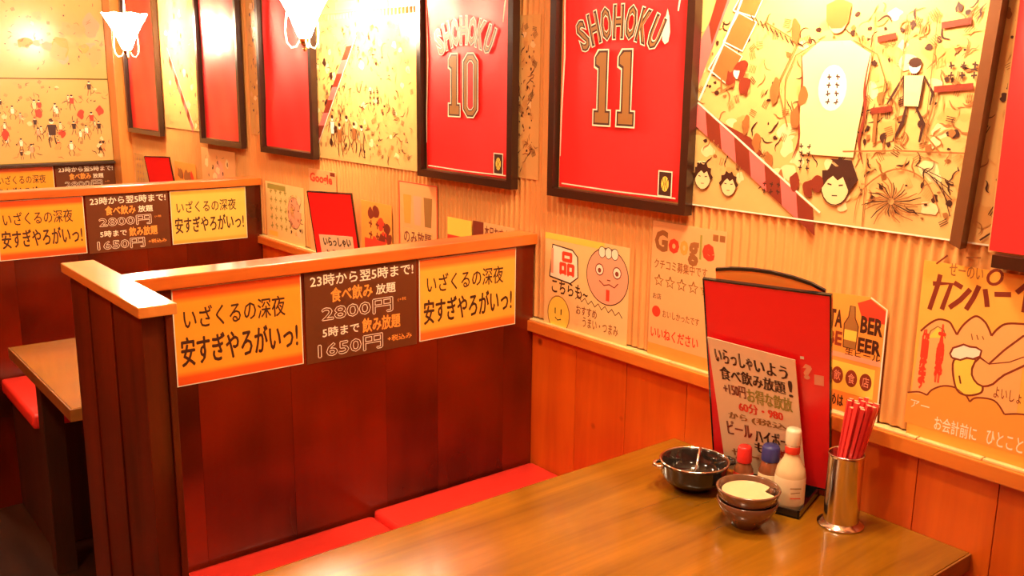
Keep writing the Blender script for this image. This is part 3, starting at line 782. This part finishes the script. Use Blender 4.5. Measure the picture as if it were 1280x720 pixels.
# pink face poster
t, S, pr, W, H = poster(1.848, 1.543, BT, 1.140, 'cream hand-drawn poster with a round pink face, right of the nearest partition', plain('poster_cream', (0.84, 0.54, 0.21), 0.4))
pr.rect(0, H - .016, W * .72, H, M_YELLOW)
a = [(.02, .125), (.10, .118), (.128, .138), (.125, .19), (.105, .205), (.03, .21)]
pr.poly(a, M_WHITE); pr.line(a, .004, M_INK, closed=True)
pr.text('品', .06, .138, .112, .195, M_RED, .05); pr.rect(.024, .135, .034, .20, M_PEACH)
o = pr.disc(.232, .158, .072, M_PEACH, .070, 28)
pr.line(o, .0025, M_INK, closed=True)
for k in range(3):
    q = pr.disc(.212 + .022 * k, .216, .012, M_WHITE, .014, 12); pr.line(q, .002, M_INK, closed=True)
for s in (.205, .265):
    q = pr.disc(s, .172, .014, M_WHITE, .014, 12); pr.line(q, .003, M_DKRED, closed=True); pr.disc(s, .170, .006, M_DKRED)
pr.line([(.205, .145), (.222, .135), (.24, .14), (.258, .135), (.27, .147)], .003, M_DKRED)
pr.disc(.238, .148, .010, M_PEACH, .006); pr.line([(.232, .15), (.244, .15)], .003, M_DKRED); pr.rect(.230, .098, .242, .126, M_RED)
pr.text('こちらも~', .03, .085, .165, .120, M_INK, .02)
q = pr.disc(.058, .030, .042, M_YELLOW, .048, 20); q = [p for p in q]; pr.line(q, .003, M_BROWN, closed=True)
for s in (.045, .068): pr.line([(s, .03), (s, .045)], .004, M_INK)
pr.line([(.045, .02), (.055, .014), (.068, .018)], .003, M_INK)
pr.line([(.12 + .012 * k, .082 + (.012 if k % 2 else 0) - .0012 * k) for k in range(15)], .0025, M_INK)
pr.text('おすすめ', .125, .045, .20, .068, M_DKRED, .01); pr.text('うまい・つまみ', .15, .016, .275, .042, M_BROWN, .01)
pr.build('drawing', t)
# stars poster
t, S, pr, W, H = poster(1.474, 1.262, BT, 1.215, 'tall peach poster headed Google with hollow stars, left of the red menu', plain('poster_peach', (0.84, 0.42, 0.15), 0.4))
for ch, u0, u1, v0, v1, m in (('G', .008, .048, .245, .295, M_BROWN), ('o', .050, .082, .246, .280, M_RED), ('o', .084, .108, .246, .280, M_ORANGE), ('g', .108, .138, .226, .280, M_BROWN), ('l', .140, .146, .244, .298, M_GREEN), ('e', .148, .182, .244, .282, M_RED)):
    pr.text(ch, u0, v0, u1, v1, m, .05)
pr.text('クチコミ募集中です', .01, .205, .165, .228, M_BROWN, .01)
pr.text('■■', .175, .290, .208, .304, M_BROWN, 0)
for k in range(5):
    cu, cv = .026 + .034 * k, .178; p5 = []
    for i in range(10):
        r = .014 if i % 2 == 0 else .006; an = math.pi / 2 + i * math.pi / 5; p5.append((cu + r * math.cos(an), cv + r * math.sin(an)))
    pr.line(p5, .003, M_GOLD, closed=True)
pr.text('お店', .010, .134, .035, .148, M_INK, 0); pr.disc(.022, .105, .013, M_RED)
pr.text('おいしかったです', .042, .095, .15, .112, M_BROWN, .01)
pr.text('いいねください', .008, .042, .15, .068, M_RED, .02); pr.rect(0, 0, W, .028, M_ORANGE)
pr.build('drawing', t)
# beer poster with clipped corner
t = thing('wall_poster', 'orange and black beer poster with a clipped corner, right of the red menu', 'poster', (-0.006, 0.945, BT), 'small posters standing on the wall rail')
S = wall_surf(1.010, BT, -0.0062)
q = [(0, 0), (.123, 0), (.123, .219), (.088, .236), (0, .230)]
V = [S.p(u, v, n) for n in (0, .0012) for u, v in q]; newobj('sheet', V, [[4, 3, 2, 1, 0], [5, 6, 7, 8, 9]] + [[i, (i + 1) % 5, 5 + (i + 1) % 5, 5 + i] for i in range(5)], M_ORANGE, t)
pr = Print(S, .0014)
pr.rect(0, .10, .012, .125, M_YELLOW)
pr.poly([(.062, .22), (.088, .232), (.120, .215), (.120, .19), (.075, .19)], M_RED)
pr.text('TA', .006, .165, .034, .200, M_INK, .04); pr.text('BER', .072, .165, .118, .198, M_INK, .04)
pr.text('BE', .004, .130, .036, .158, M_DKRED, .04); pr.text('EER', .070, .128, .118, .156, M_INK, .04)
b = [(.040, .130), (.066, .130), (.068, .175), (.060, .190), (.058, .212), (.048, .212), (.046, .190), (.038, .175)]
pr.poly(b, M_GOLD); pr.line(b, .002, M_INK, closed=True); pr.rect(.040, .145, .066, .165, M_YELLOW)
pr.rect(.0, .108, .123, .118, M_PEACH); pr.text('生ビール', .045, .117, .118, .130, M_INK, .02)
pr.rect(.018, .042, .11, .100, M_YELLOW)
for k in range(3): pr.disc(.033 + .030 * k, .072, .0125, M_DKRED, .017)
for k, ch in enumerate('飲食店'): pr.text(ch, .026 + .030 * k, .062, .040 + .030 * k, .082, M_PEACH, 0)
pr.text('しめは', .01, .012, .05, .034, M_INK, .03); pr.text('ラーメン', .056, .012, .112, .030, M_GREEN, .02)
pr.line([(0.001, 0.001), (.122, 0.001), (.122, .218), (.088, .235)], .003, M_WHITE)
pr.build('drawing', t)
# toast poster at right edge
t, S, pr, W, H = poster(0.828, 0.555, BT, 1.222, 'orange toast poster カンパーイ with a hand raising a beer mug, far right', banded('poster_orange', (0.94, 0.44, 0.07), (0.94, 0.38, 0.05), 0.4))
K = lambda px, py: ((px - 1148) / 128 * .178 + .002, (545 - py + (px - 1148) * .23) / 205 * .31)   # layout helper in sheet space
def kl(pts, wd, m, taper=False, closed=False): pr.line([K(*p) for p in pts], wd, m, taper, closed)
def zl(lst, ox, oy, sc): return [(ox + x / sc, oy + y / sc) for x, y in lst]
A = lambda lst: zl(lst, 1140, 320, 6.0)
sk = .0085
pr.poly([K(*p) for p in A([(70, 590), (200, 510), (280, 540), (350, 625), (430, 520), (480, 500), (540, 540), (600, 640), (680, 570), (840, 560), (840, 1400), (40, 1250)])], plain('poster_apricot', (0.92, 0.42, 0.13), 0.4))
for q in ([(125, 250), (265, 262), (215, 440)], [(175, 190), (165, 260), (120, 435)], [(285, 255), (350, 295)], [(270, 430), (345, 380), (410, 310)], [(470, 290), (440, 370), (395, 450)], [(515, 315), (535, 390), (545, 440)], [(585, 355), (700, 365)], [(735, 355), (790, 310), (850, 260)], [(805, 300), (800, 490)], [(850, 355), (960, 370)]):
    kl(A(q), sk, M_DKRED)
ci = [(575 + 50 * math.cos(i * .4488), 240 + 48 * math.sin(i * .4488)) for i in range(14)]
kl(A(ci), .005, M_DKRED, closed=True)
kl(A([(135, 112), (215, 60)]), .004, M_DKRED, True); kl(A([(355, 88), (460, 100)]), .004, M_BROWN, True); kl(A([(675, 130), (810, 155)]), .004, M_BROWN, True)
u_, v_ = K(*A([(240, 200)])[0]); pr.text('せーのい', u_, v_, u_ + .058, v_ + .022, M_BROWN, .01)
for q in ([(70, 590), (130, 540), (200, 510), (280, 530), (320, 580), (350, 625)], [(350, 625), (380, 570), (430, 520), (480, 500), (540, 540), (575, 590), (600, 640)], [(600, 640), (640, 590), (700, 560), (840, 570)]): kl(cr(A(q)), .0035, M_DKRED)
Bz = lambda lst: zl(lst, 1140, 430, 5.143)
pr.poly([K(*p) for p in Bz([(15, 330), (150, 345), (180, 310), (250, 285), (330, 295), (400, 340), (500, 350), (580, 370), (650, 450), (720, 445), (900, 440), (900, 720), (10, 520)])], M_ORANGE)
for q in ([(15, 330), (90, 325), (150, 345)], [(150, 345), (180, 310), (250, 285), (330, 295), (400, 340), (430, 380)], [(430, 380), (470, 355), (580, 370), (650, 450)], [(650, 450), (720, 445), (800, 450)]): kl(cr(Bz(q)), .003, M_DKRED)
mug = Bz([(300, 125), (430, 120), (420, 180), (440, 240), (495, 280), (490, 325), (400, 340), (330, 290)])
pr.poly([K(*p) for p in mug], M_YELLOW); kl(cr(mug, True), .0035, M_DKRED, closed=True)
fo = Bz([(285, 110), (270, 85), (285, 50), (320, 40), (350, 30), (390, 45), (430, 50), (465, 70), (460, 105), (420, 120), (380, 112), (340, 125)])
pr.poly([K(*p) for p in fo], M_WHITE); kl(fo, .0035, M_DKRED, closed=True)
ha = Bz([(460, 110), (520, 150), (600, 70), (700, -10), (900, -80), (900, 60), (720, 165), (620, 215), (590, 240), (560, 270), (530, 282), (500, 285), (465, 270), (440, 245), (423, 215), (420, 180), (432, 140)])
pr.poly([K(*p) for p in ha], plain('poster_apricot', (0.92, 0.42, 0.13), 0.4)); kl(ha, .0035, M_DKRED, closed=True); kl(Bz([(520, 150), (640, 140), (720, 110)]), .002, M_DKRED)
kl(Bz([(345, 220), (360, 270)]), .003, M_DKRED)
kl(A([(130, 640), (150, 590), (200, 560), (250, 590), (265, 650)]), .002, M_GOLD); pr.poly([K(*p) for p in A([(135, 640), (200, 565), (262, 645)])], M_YELLOW)
for (x, y0_, txt) in ((100, 10, '生ビール冷えてます'), (205, 20, '大人の乾杯')):
    h_ = 290 / len(txt) if x == 100 else 240 / len(txt)
    for k, ch in enumerate(txt):
        u, v = K(*Bz([(x - 22, y0_ + h_ * (k + .95))])[0]); pr.text(ch, u, v, u + .012, v + h_ * .0013 * .75 + .002, M_RED, .03)
u, v = K(*Bz([(45, 420)])[0]); pr.text('アー', u, v, u + .035, v + .014, M_WHITE, .01)
u, v = K(*Bz([(220, 520)])[0]); pr.text('お会計前に', u, v - .012, u + .075, v + .014, M_WHITE, .01)
u, v = K(*Bz([(560, 590)])[0]); pr.text('ひとこと', u, v - .012, u + .06, v + .014, M_WHITE, .01)
u, v = K(*Bz([(570, 350)])[0]); pr.text('よいしょ', u, v, u + .045, v + .020, M_DKRED, .0)
for k in range(3): kl(A([(455 + 40 * k, 620 + 10 * k), (470 + 40 * k, 665)]), .002, M_BROWN)
pr.build('drawing', t)

# second booth posters
t, S, pr, W, H = poster(3.556, 3.225, BT, 1.124, 'pale yellow handwritten poster left of the second booth red menu', plain('poster_straw', (0.86, 0.60, 0.22), 0.4))
rnd = random.Random(31)
ticks(pr, .05, .19, 4, 5, .030, M_GREEN, rnd); q = pr.disc(.25, .12, .055, M_PEACH, .06); pr.line(q, .003, M_BROWN, closed=True)
pr.rect(.02, .195, .18, .215, M_GREEN); pr.rect(.02, .01, .1, .03, M_YELLOW); scatter(pr, rnd, .18, .32, .01, .2, 20, .02); pr.build('drawing', t)
t, S, pr, W, H = poster(3.178, 2.972, BT, 1.203, 'peach poster headed Google behind the second booth red menu', MATS['poster_peach'])
pr.text('Google', .01, .245, .18, .288, M_RED, .04); pr.rect(.165, .285, .2, .298, M_DKRED); pr.build('drawing', t)
t, S, pr, W, H = poster(2.800, 2.606, BT, 1.126, 'orange poster with dark red blots, right of the second booth menu', M_ORANGE)
rnd = random.Random(33)
for k in range(9): blob(pr, rnd, rnd.uniform(.06, .18), rnd.uniform(.08, .20), .022, rnd.choice((M_DKRED, M_RED)))
pr.rect(.02, .03, .15, .10, M_RED); ticks(pr, .06, .15, 3, 2, .032, M_DKRED, rnd); pr.build('drawing', t)
t, S, pr, W, H = poster(2.560, 2.345, BT, 1.212, 'red-edged poster with three cups and lettering, below shirt 10', plain('poster_salmon', (0.84, 0.38, 0.13), 0.4))
pr.line([(.002, .002), (W - .002, .002), (W - .002, H - .002), (.002, H - .002)], .006, M_RED, closed=True)
for k in range(3): pr.poly([(.025 + .058 * k, .27), (.072 + .058 * k, .27), (.066 + .058 * k, .18), (.031 + .058 * k, .18)], (M_ORANGE, M_PEACH, M_GOLD)[k])
pr.rect(.02, .06, .19, .165, M_CREAM); pr.text('のみ放題', .028, .118, .182, .160, M_DKRED, .02); pr.text('はじめた', .028, .068, .182, .108, M_DKRED, .02); pr.build('drawing', t)
t, S, pr, W, H = poster(2.292, 2.172, BT, 1.128, 'small orange and yellow poster just above the nearest partition rail', M_YELLOW)
pr.rect(0, .0, W, .175, M_RED); pr.text('得々', .012, .13, .10, .165, M_INK, .02); pr.build('drawing', t)
t, S, pr, W, H = poster(2.165, 1.975, BT, 1.132, 'brown-lettered small poster nearest the partition corner in the second booth', MATS['poster_peach'])
pr.rect(0, .18, .05, H, M_DKRED); pr.text('本日おすすめ', .055, .19, .185, .222, M_DKRED, .02); pr.build('drawing', t)
# third booth posters
t, S, pr, W, H = poster(5.168, 4.975, BT, 1.130, 'cream poster beside the pillar in the farthest booth', M_CREAM)
rnd = random.Random(36); ticks(pr, .04, .2, 3, 4, .03, M_BROWN, rnd); pr.build('drawing', t)
t, S, pr, W, H = poster(4.575, 4.300, BT, 1.132, 'orange blotched poster right of the farthest red menu', M_ORANGE)
rnd = random.Random(37)
for k in range(8): blob(pr, rnd, .05 + rnd.uniform(0, .18), .1 + rnd.uniform(0, .1), .03, rnd.choice((M_BROWN, M_RED, M_DKRED)))
pr.build('drawing', t)
t, S, pr, W, H = poster(4.222, 3.845, BT, 1.216, 'faint peach poster below the frame between the two lamps', MATS['poster_salmon'])
rnd = random.Random(38); q = pr.disc(.2, .22, .05, M_PEACH); scatter(pr, rnd, .03, .33, .02, .29, 30, .03, (M_BROWN, M_PEACH, M_ORANGE)); pr.build('drawing', t)

# ------------------------------------------------------------------ red menus
def menu_basis(o, yaw, phi):
    U = Vector((math.sin(yaw), -math.cos(yaw), 0)); Nh = Vector((-math.cos(yaw), -math.sin(yaw), 0))
    V = Vector((0, 0, 1)) * math.cos(phi) - Nh * math.sin(phi)
    return Surf(o, U, V)
def menu(o, yaw, phi, W, H, label, group='red upright menus on the booth tables', main=False):
    S = menu_basis(o, yaw, phi)
    t = thing('menu_board', label, 'menu', tuple(o), group)
    b = .003
    V, F = S.slab(0, W, 0, H, -.006, 0); newobj('cover', V, F, M_MENUR, t)
    parts = [S.slab(-b, 0, -b, H + b, -.007, .001), S.slab(W, W + b, -b, H + b, -.007, .001), S.slab(0, W, H, H + b, -.007, .001), S.slab(0, W, -b, 0, -.007, .001)]
    V, F = join(parts); newobj('edge_binding', V, F, M_TRAY, t)
    return t, S
t, MS = menu((-0.0832, 1.1978, 0.7377), .3112, -.2754, .2383, .4302, 'tall red menu board leaning behind the sauce bottles on the near table')
pr = Print(MS, .0012)
pr.text('?', .188, .248, .206, .282, M_PEACH, .06); pr.rect(.210, .240, .228, .262, M_PEACH); pr.rect(.184, .291, .191, .297, M_WHITE)
pr.build('print', t)
# arched menu behind
t = thing('arched_menu', 'orange menu with a dark arched top edge, just behind the tall red menu', 'menu', (-0.07, 1.19, 0.738))
SB = menu_basis((-0.0745, 1.2005, 0.7377), .3112, -.262)
pts = [(.010, .0)] + [(.228, .0)]
arc = [(.226, .432), (.200, .444), (.165, .452), (.127, .457), (.09, .458), (.05, .455), (.018, .449)]
def prism(S, pts, n0, n1):
    k = len(pts); V = [S.p(u, v, n) for n in (n0, n1) for u, v in pts]
    return V, [list(range(k))[::-1], list(range(k, 2 * k))] + [[i, (i + 1) % k, k + (i + 1) % k, k + i] for i in range(k)]
V, F = prism(SB, pts + arc, -.004, -.0005); newobj('page', V, F, M_ORANGE, t)
V, F = [], []
for i in range(len(arc) - 1):
    (a, b_), (c, d) = arc[i], arc[i + 1]
    q = [(a, b_ + .004), (a, b_ - .002), (c, d - .002), (c, d + .004)]
    v_, f_ = prism(SB, q, -.005, .0005); n = len(V); V += v_; F += [[x + n for x in g] for g in f_]
newobj('edge_binding', V, F, M_TRAY, t)
# handwritten card in front
cq = [(.029, .003), (.196, .010), (.178, .293), (.005, .312)]
t = thing('menu_card', 'cream card of black and red handwriting, leaning against the tall red menu', 'menu card', tuple(MS.p(.1, 0, .01)))
V, F = prism(MS, cq, .0105, .0125); newobj('sheet', V, F, plain('card_cream', (0.92, 0.68, 0.40), 0.35), t)
pr = Print(MS, .0130)
def cm(u, v):   # unit card coords -> menu plane
    a = Vector(cq[0]).lerp(Vector(cq[1]), u); b_ = Vector(cq[3]).lerp(Vector(cq[2]), u)
    return a.lerp(b_, v)
def ctext(body, u0, v0, u1, v1, m, fat=0.02):
    if fat > 0:
        for d in (-.006, .006): ctext(body, u0 + d, v0, u1 + d, v1, m, 0.0)
        return
    V2, F2 = glyphs(body, 0.0); n = pr.lay(); b_ = len(pr.V); mi = pr.mi(m)
    for x, y in V2:
        q = cm(u0 + (u1 - u0) * x, v0 + (v1 - v0) * y); pr.V.append(MS.p(q.x, q.y, n))
    for f in F2: pr.F.append([k + b_ for k in f]); pr.M.append(mi)
ctext('いらっしゃ', .07, .83, .50, .94, M_INK, .05); ctext('いよう', .53, .83, .90, .93, M_INK, .05)
ctext('食べ飲み放題', .10, .71, .86, .81, M_INK, .04); ctext('!', .90, .70, .94, .83, M_INK, .05)
ctext('+150円', .12, .60, .38, .69, M_DKRED, .05); ctext('お得な飲放', .40, .58, .92, .69, M_GREEN, .05)
ctext('60分・980', .28, .49, .80, .57, M_RED, .04)
ctext('から', .14, .42, .36, .47, M_GOLD, .02); ctext('(税込)', .42, .41, .9, .47, M_GOLD, .02)
ctext('ビール', .10, .29, .40, .40, M_DKRED, .05); ctext('ハイボール', .44, .27, .94, .38, M_INK, .03)
ctext('も', .42, .19, .55, .27, M_INK, .04); ctext('飲める', .6, .17, .92, .26, M_RED, .04)
ctext('サワー', .12, .10, .45, .18, M_BROWN, .04)
pr.build('lettering', t)
# menus of the farther booths
def stand_menu(tl, yaw, phi, W, H, label, card):
    S0 = menu_basis((0, 0, 0), yaw, phi); o = Vector(tl) - S0.V * H
    t, S = menu(o, yaw, phi, W, H, label)
    if card:
        V, F = S.slab(.02, W - .015, 0, H * .62, .001, .002); newobj('card', V, F, MATS['card_cream'], t)
        pr = Print(S, .0025); pr.text('いらっしゃい', .035, H * .52, W - .025, H * .60, M_INK, .03); pr.text('よう食べ', .035, H * .42, W - .03, H * .49, M_DKRED, .03); pr.build('lettering', t)
    V, F = S.slab(W * .2, W * .8, -.0165 / math.cos(phi), 0, -.02, .02); newobj('holder_foot', V, F, M_TRAY, t)
    return t
stand_menu((-0.13, 2.945, 1.145), .5536, -.22, .165, .40, 'red menu with cream card on the second booth table, seen over the nearest partition', True)
stand_menu((-0.13, 4.62, 1.150), .6626, -.22, .128, .40, 'small distant red menu seen over the middle partition rail', False)
box_t3 = table(4.12, 4.808, -1.055, 'farthest booth table hidden behind the middle partition')

# ------------------------------------------------------------------ condiments on the near table
TZ = 0.72
def tray():
    t = thing('condiment_tray', 'shallow black tray under the sauce bottles and menus', 'tray', (-0.09, 1.07, TZ))
    S = Surf((-0.063, 1.137, TZ), (.3062, -.9520, 0), (-.9520, -.3062, 0))   # u along the menus, v toward the aisle; N points down
    W, D = .155, .130
    parts = [S.slab(0, W, 0, D, -.004, -.0002)]
    for a in ((0, W, 0, .004), (0, W, D - .004, D), (0, .004, 0, D), (W - .004, W, 0, D)): parts.append(S.slab(*a, -.016, -.0002))
    V, F = join(parts); newobj('tray_body', V, F, M_TRAY, t)
    return t
tray()
def bottle(c, prof_body, prof_cap, mats, label, extra=()):
    t = thing('sauce_bottle', label, 'bottle', c, 'sauce bottles in the black tray')
    lathe('bottle_body', prof_body, c, mats[0], t, 28)
    lathe('cap', prof_cap, c, mats[1], t, 28)
    for nm, pf, m in extra: lathe(nm, pf, c, m, t, 28)
    return t
B0 = TZ + .0041
bottle((-0.118, 1.098, B0), [(0, 0), (.0175, 0), (.019, .003), (.019, .044), (.013, .057), (.010, .062), (0, .062)],
       [(.0148, .059), (.0152, .063), (.0140, .088), (.011, .092), (0, .092)], (M_AMBER, M_CAPR), 'small sauce bottle with a red cap, leftmost in the tray',
       (('label', [(.0192, .008), (.0196, .009), (.0196, .038), (.0192, .039)], M_RED),))
bottle((-0.105, 1.046, B0), [(0, 0), (.020, 0), (.0215, .003), (.0215, .056), (.017, .072), (.012, .078), (0, .078)],
       [(.0172, .076), (.0178, .080), (.0172, .102), (.014, .107), (0, .107)], (M_AMBER, M_CAPB), 'brown sauce bottle with a dark blue cap between the two others',
       (('label', [(.0217, .012), (.0221, .013), (.0221, .050), (.0217, .051)], M_LABEL),))
t = bottle((-0.114, 0.992, B0), [(0, 0), (.026, 0), (.0285, .004), (.0285, .070), (.026, .082), (.016, .100), (.0125, .110), (.0125, .132), (0, .132)],
       [(.0138, .128), (.0144, .132), (.0144, .154), (.0125, .159), (0, .159)], (M_SAUCEW, M_CAPW), 'tall cream sauce bottle with pale cap and red neck band, nearest the chopsticks',
       (('label', [(.0287, .012), (.0292, .014), (.0292, .064), (.0287, .066)], M_LABEL), ('neck_label', [(.0138, .111), (.0142, .112), (.0142, .124), (.0138, .125)], M_RED)))
S = Surf((-0.114, 0.992, B0 + .02), (.85, -.53, 0))
pr = Print(S, .0297)
pr.line([(-.012, .030), (.010, .029)], .002, M_GOLD); pr.line([(-.010, .020), (.008, .021)], .0015, M_BROWN); pr.line([(-.011, .010), (.010, .009)], .002, M_RED)
pr.build('label_print', [q for q in t.children if q.name.startswith('label')][0])

# black handled bowl
c = (-0.181, 1.172, TZ)
t = thing('black_bowl', 'black glazed bowl with small side lugs, left of the brown bowls', 'bowl', c)
lathe('bowl_body', [(0, .004), (.030, .004), (.032, 0), (.036, 0), (.037, .008), (.058, .016), (.066, .030), (.068, .052), (.070, .056), (.067, .0575), (.064, .055), (.060, .034), (.050, .018), (.030, .012), (0, .011)], c, M_BOWLK, t, 48)
lathe('rim', [(.0665, .0562), (.0695, .0562), (.0705, .0578), (.0690, .0592), (.0668, .0590), (.0660, .0574)], c, M_STEEL, t, 48)
for an in (2.62, 2.62 + math.pi):
    d = Vector((math.cos(an), math.sin(an), 0)); e = Vector((-d.y, d.x, 0)); cc = Vector(c) + Vector((0, 0, .052))
    V, F = tube_vf([cc + d * .068 + e * .016, cc + d * .079 + e * .013, cc + d * .084, cc + d * .079 - e * .013, cc + d * .068 - e * .016], .0042, 10)
    newobj('lug', V, F, M_STEEL if an < 3 else M_BOWLK, t, smooth=True)
# a folded steel tongs-like rim piece at the back is part of the bowl's contents: pale spoon
t = thing('small_spoon', 'pale steel spoon lying inside the black bowl', 'spoon', (c[0], c[1], TZ + .012))
V, F = tube_vf([(c[0] + .048, c[1] + .026, TZ + .064), (c[0] + .030, c[1] + .016, TZ + .047), (c[0] + .005, c[1] + .0, TZ + .022)], [.003, .003, .003], 8)
V2, F2 = lathe_vf([(0, .0), (.010, .001), (.014, .005), (.012, .005), (0, .002)], (c[0] - .006, c[1] - .004, TZ + .0165), 20)
V, F = join([(V, F), (V2, F2)]); newobj('spoon_body', V, F, M_STEEL, t, smooth=True)

# two nested brown bowls
c = (-0.232, 1.000, TZ)
lo = [(0, .004), (.022, .004), (.024, 0), (.028, 0), (.029, .007), (.044, .020), (.053, .036), (.0565, .050), (.0545, .0515), (.0520, .050), (.048, .036), (.038, .021), (.022, .012), (0, .010)]
t = lathe('brown_bowl', lo, c, M_BOWLB, None, 48); tag(t, 'lower of the two nested brown bowls in front of the sauce bottles', 'bowl', 'nested brown bowls')
c2 = (c[0], c[1], TZ + .0175)
t = thing('brown_bowl', 'upper nested brown bowl holding a pale beige lid', 'bowl', c2, 'nested brown bowls')
lathe('bowl_body', [(0, .002), (.020, .001), (.030, .007), (.0405, .020), (.047, .0325), (.054, .0375), (.057, .0505), (.0590, .0555), (.0565, .0575), (.0540, .0555), (.0520, .040), (.046, .032), (.036, .021), (.020, .010), (0, .009)], c2, M_BOWLB, t, 48)
t = thing('beige_lid', 'round beige lid with a notch lying in the upper brown bowl', 'lid', (c[0], c[1], TZ + .064))
V, F = [], []; n = 44
zt = TZ + .0655
pts = []
for i in range(n):
    a = 2 * math.pi * i / n; r = .0478
    # notch toward the near right
    da = abs((a - math.radians(-42) + math.pi) % (2 * math.pi) - math.pi)
    if da < .42: r = .0478 - .017 * math.cos(da / .42 * math.pi / 2)
    pts.append((c[0] + r * math.cos(a), c[1] + r * math.sin(a)))
for z_ in (zt - .003, zt): V += [(x, y, z_) for x, y in pts]
F = [list(range(n))[::-1], list(range(n, 2 * n))] + [[i, (i + 1) % n, n + (i + 1) % n, n + i] for i in range(n)]
newobj('lid_disc', V, F, M_BEIGE, t)
# ladle handle dipping through the notch
V, F = tube_vf([(c[0] + .030, c[1] - .030, TZ + .058), (c[0] + .033, c[1] - .031, TZ + .070), (c[0] + .036, c[1] - .033, TZ + .0745)], [.006, .006, .004], 10)
newobj('lid_knob', V, F, M_BOWLB, t, smooth=True)

# chopstick holder and chopsticks
c = (-0.092, 0.892, TZ)
t = thing('chopstick_holder', 'polished steel cylinder with a flared foot holding red chopsticks', 'holder', c)
lathe('cylinder', [(0, .006), (.0305, .006), (.0305, .140), (.0318, .1425), (.0332, .140), (.0318, .136), (.0318, .010), (.0318, .006), (.0300, .004), (0, .004)], c, M_STEEL, t, 48)
lathe('foot', [(0, .0), (.041, 0), (.0425, .0015), (.0420, .004), (.036, .0055), (.0325, .010), (.0320, .010), (.030, .0041), (0, .0039)], c, M_STEEL, t, 48)
rnd = random.Random(77); nch = 16; k = 0
chop_label = 'red lacquered chopstick in the bundle standing in the steel holder'
for ring, cnt in ((0.0, 1), (.0092, 6), (.0182, 15)):
    for i in range(cnt):
        a = 2 * math.pi * i / max(cnt, 1) + ring * 40
        b0 = Vector((c[0] + ring * .7 * math.cos(a) - .010, c[1] + ring * .7 * math.sin(a) + .009, TZ + .0075))
        lean = Vector((.016, -.014, 0))          # the whole bundle leans toward the wall and the near side
        tp = Vector((c[0], c[1], 0)) + lean + Vector((ring * 1.35 * math.cos(a), ring * 1.35 * math.sin(a), TZ + .238 + rnd.uniform(-.006, .006)))
        d = (tp - b0).normalized(); e = d.cross(Vector((math.cos(a), math.sin(a), 0))).normalized(); f = d.cross(e)
        V = []
        for q, h in ((b0, .0016), (b0.lerp(tp, .5), .0024), (tp, .0037)):
            for s1, s2 in ((-1, -1), (1, -1), (1, 1), (-1, 1)): V.append(q + e * h * s1 + f * h * s2)
        F = [[3, 2, 1, 0], [8, 9, 10, 11]]
        for r_ in (0, 4):
            for j in range(4): F.append([r_ + j, r_ + (j + 1) % 4, r_ + 4 + (j + 1) % 4, r_ + 4 + j])
        o = newobj('chopstick', V, F, [M_CHOP, M_PEACH], None, fm=[0, 1] + [0] * 8)
        tag(o, chop_label, 'chopstick', 'red chopsticks in the steel holder')

# ------------------------------------------------------------------ hanging glass lamps
def lamp(x, y, zb, label):
    """frosted glass tulip, wide mouth up, brass finial below, on a thin rod"""
    t = thing('hanging_lamp', label, 'lamp', (x, y, zb), 'frosted glass lamps hanging along the wall')
    seg = 48; V, F = [], []
    prof = [(.012, .030), (.020, .040), (.028, .060), (.038, .085), (.052, .115), (.070, .148), (.084, .170), (.094, .188), (.0955, .190), (.092, .189), (.080, .170), (.066, .148), (.048, .116), (.034, .086), (.024, .060), (.012, .040)]
    for i, (r, z_) in enumerate(prof):
        fl = max(0, (r - .05) / .05)
        for k in range(seg):
            a = 2 * math.pi * k / seg; rr = r * (1 + .03 * fl * math.cos(8 * a)); V.append((x + rr * math.cos(a), y + rr * math.sin(a), zb + z_ + .003 * fl * math.cos(8 * a)))
    for i in range(len(prof) - 1):
        for k in range(seg):
            k2 = (k + 1) % seg; F.append([i * seg + k, i * seg + k2, (i + 1) * seg + k2, (i + 1) * seg + k])
    newobj('glass_shade', V, F, M_GLOW, t, smooth=True)
    lathe('finial', [(0, -.006), (.004, -.003), (.006, .003), (.003, .009), (.010, .016), (.015, .022), (.017, .032), (.012, .040), (0, .040)], (x, y, zb), M_BRASS, t, 24)
    for k in range(3):
        a = 2 * math.pi * k / 3 + 2.4; d = Vector((math.cos(a), math.sin(a), 0)); b_ = Vector((x, y, zb))
        V, F = tube_vf([b_ + d * .014 + Vector((0, 0, .030)), b_ + d * .026 + Vector((0, 0, .010)), b_ + d * .042 + Vector((0, 0, .006)), b_ + d * .056 + Vector((0, 0, .022)), b_ + d * .060 + Vector((0, 0, .055)), b_ + d * .056 + Vector((0, 0, .095)), b_ + d * .052 + Vector((0, 0, .112))], .0028, 8)
        newobj('glass_arm', V, F, MATS['lit_arm_glass'], t, smooth=True)
    V, F = tube_vf([(x, y, zb + .038), (x, y, CEIL - .02)], .004, 8); newobj('rod', V, F, M_BRASS, t, smooth=True)
    lathe('ceiling_rose', [(0, -.03), (.02, -.028), (.05, -.006), (.052, 0), (0, 0)], (x, y, CEIL), M_BRASS, t, 24)
    return t
emis('lit_arm_glass', (1.0, 0.84, 0.58), 1.2)
lamp(-0.220, 2.750, 1.607, 'nearer frosted glass tulip lamp hanging before the glare-washed shirt frame')
lamp(-0.225, 4.460, 1.600, 'farther frosted glass tulip lamp hanging beside the back wall')
lamp(-0.220, 1.030, 1.700, 'frosted glass tulip lamp over the near table, just above the picture')
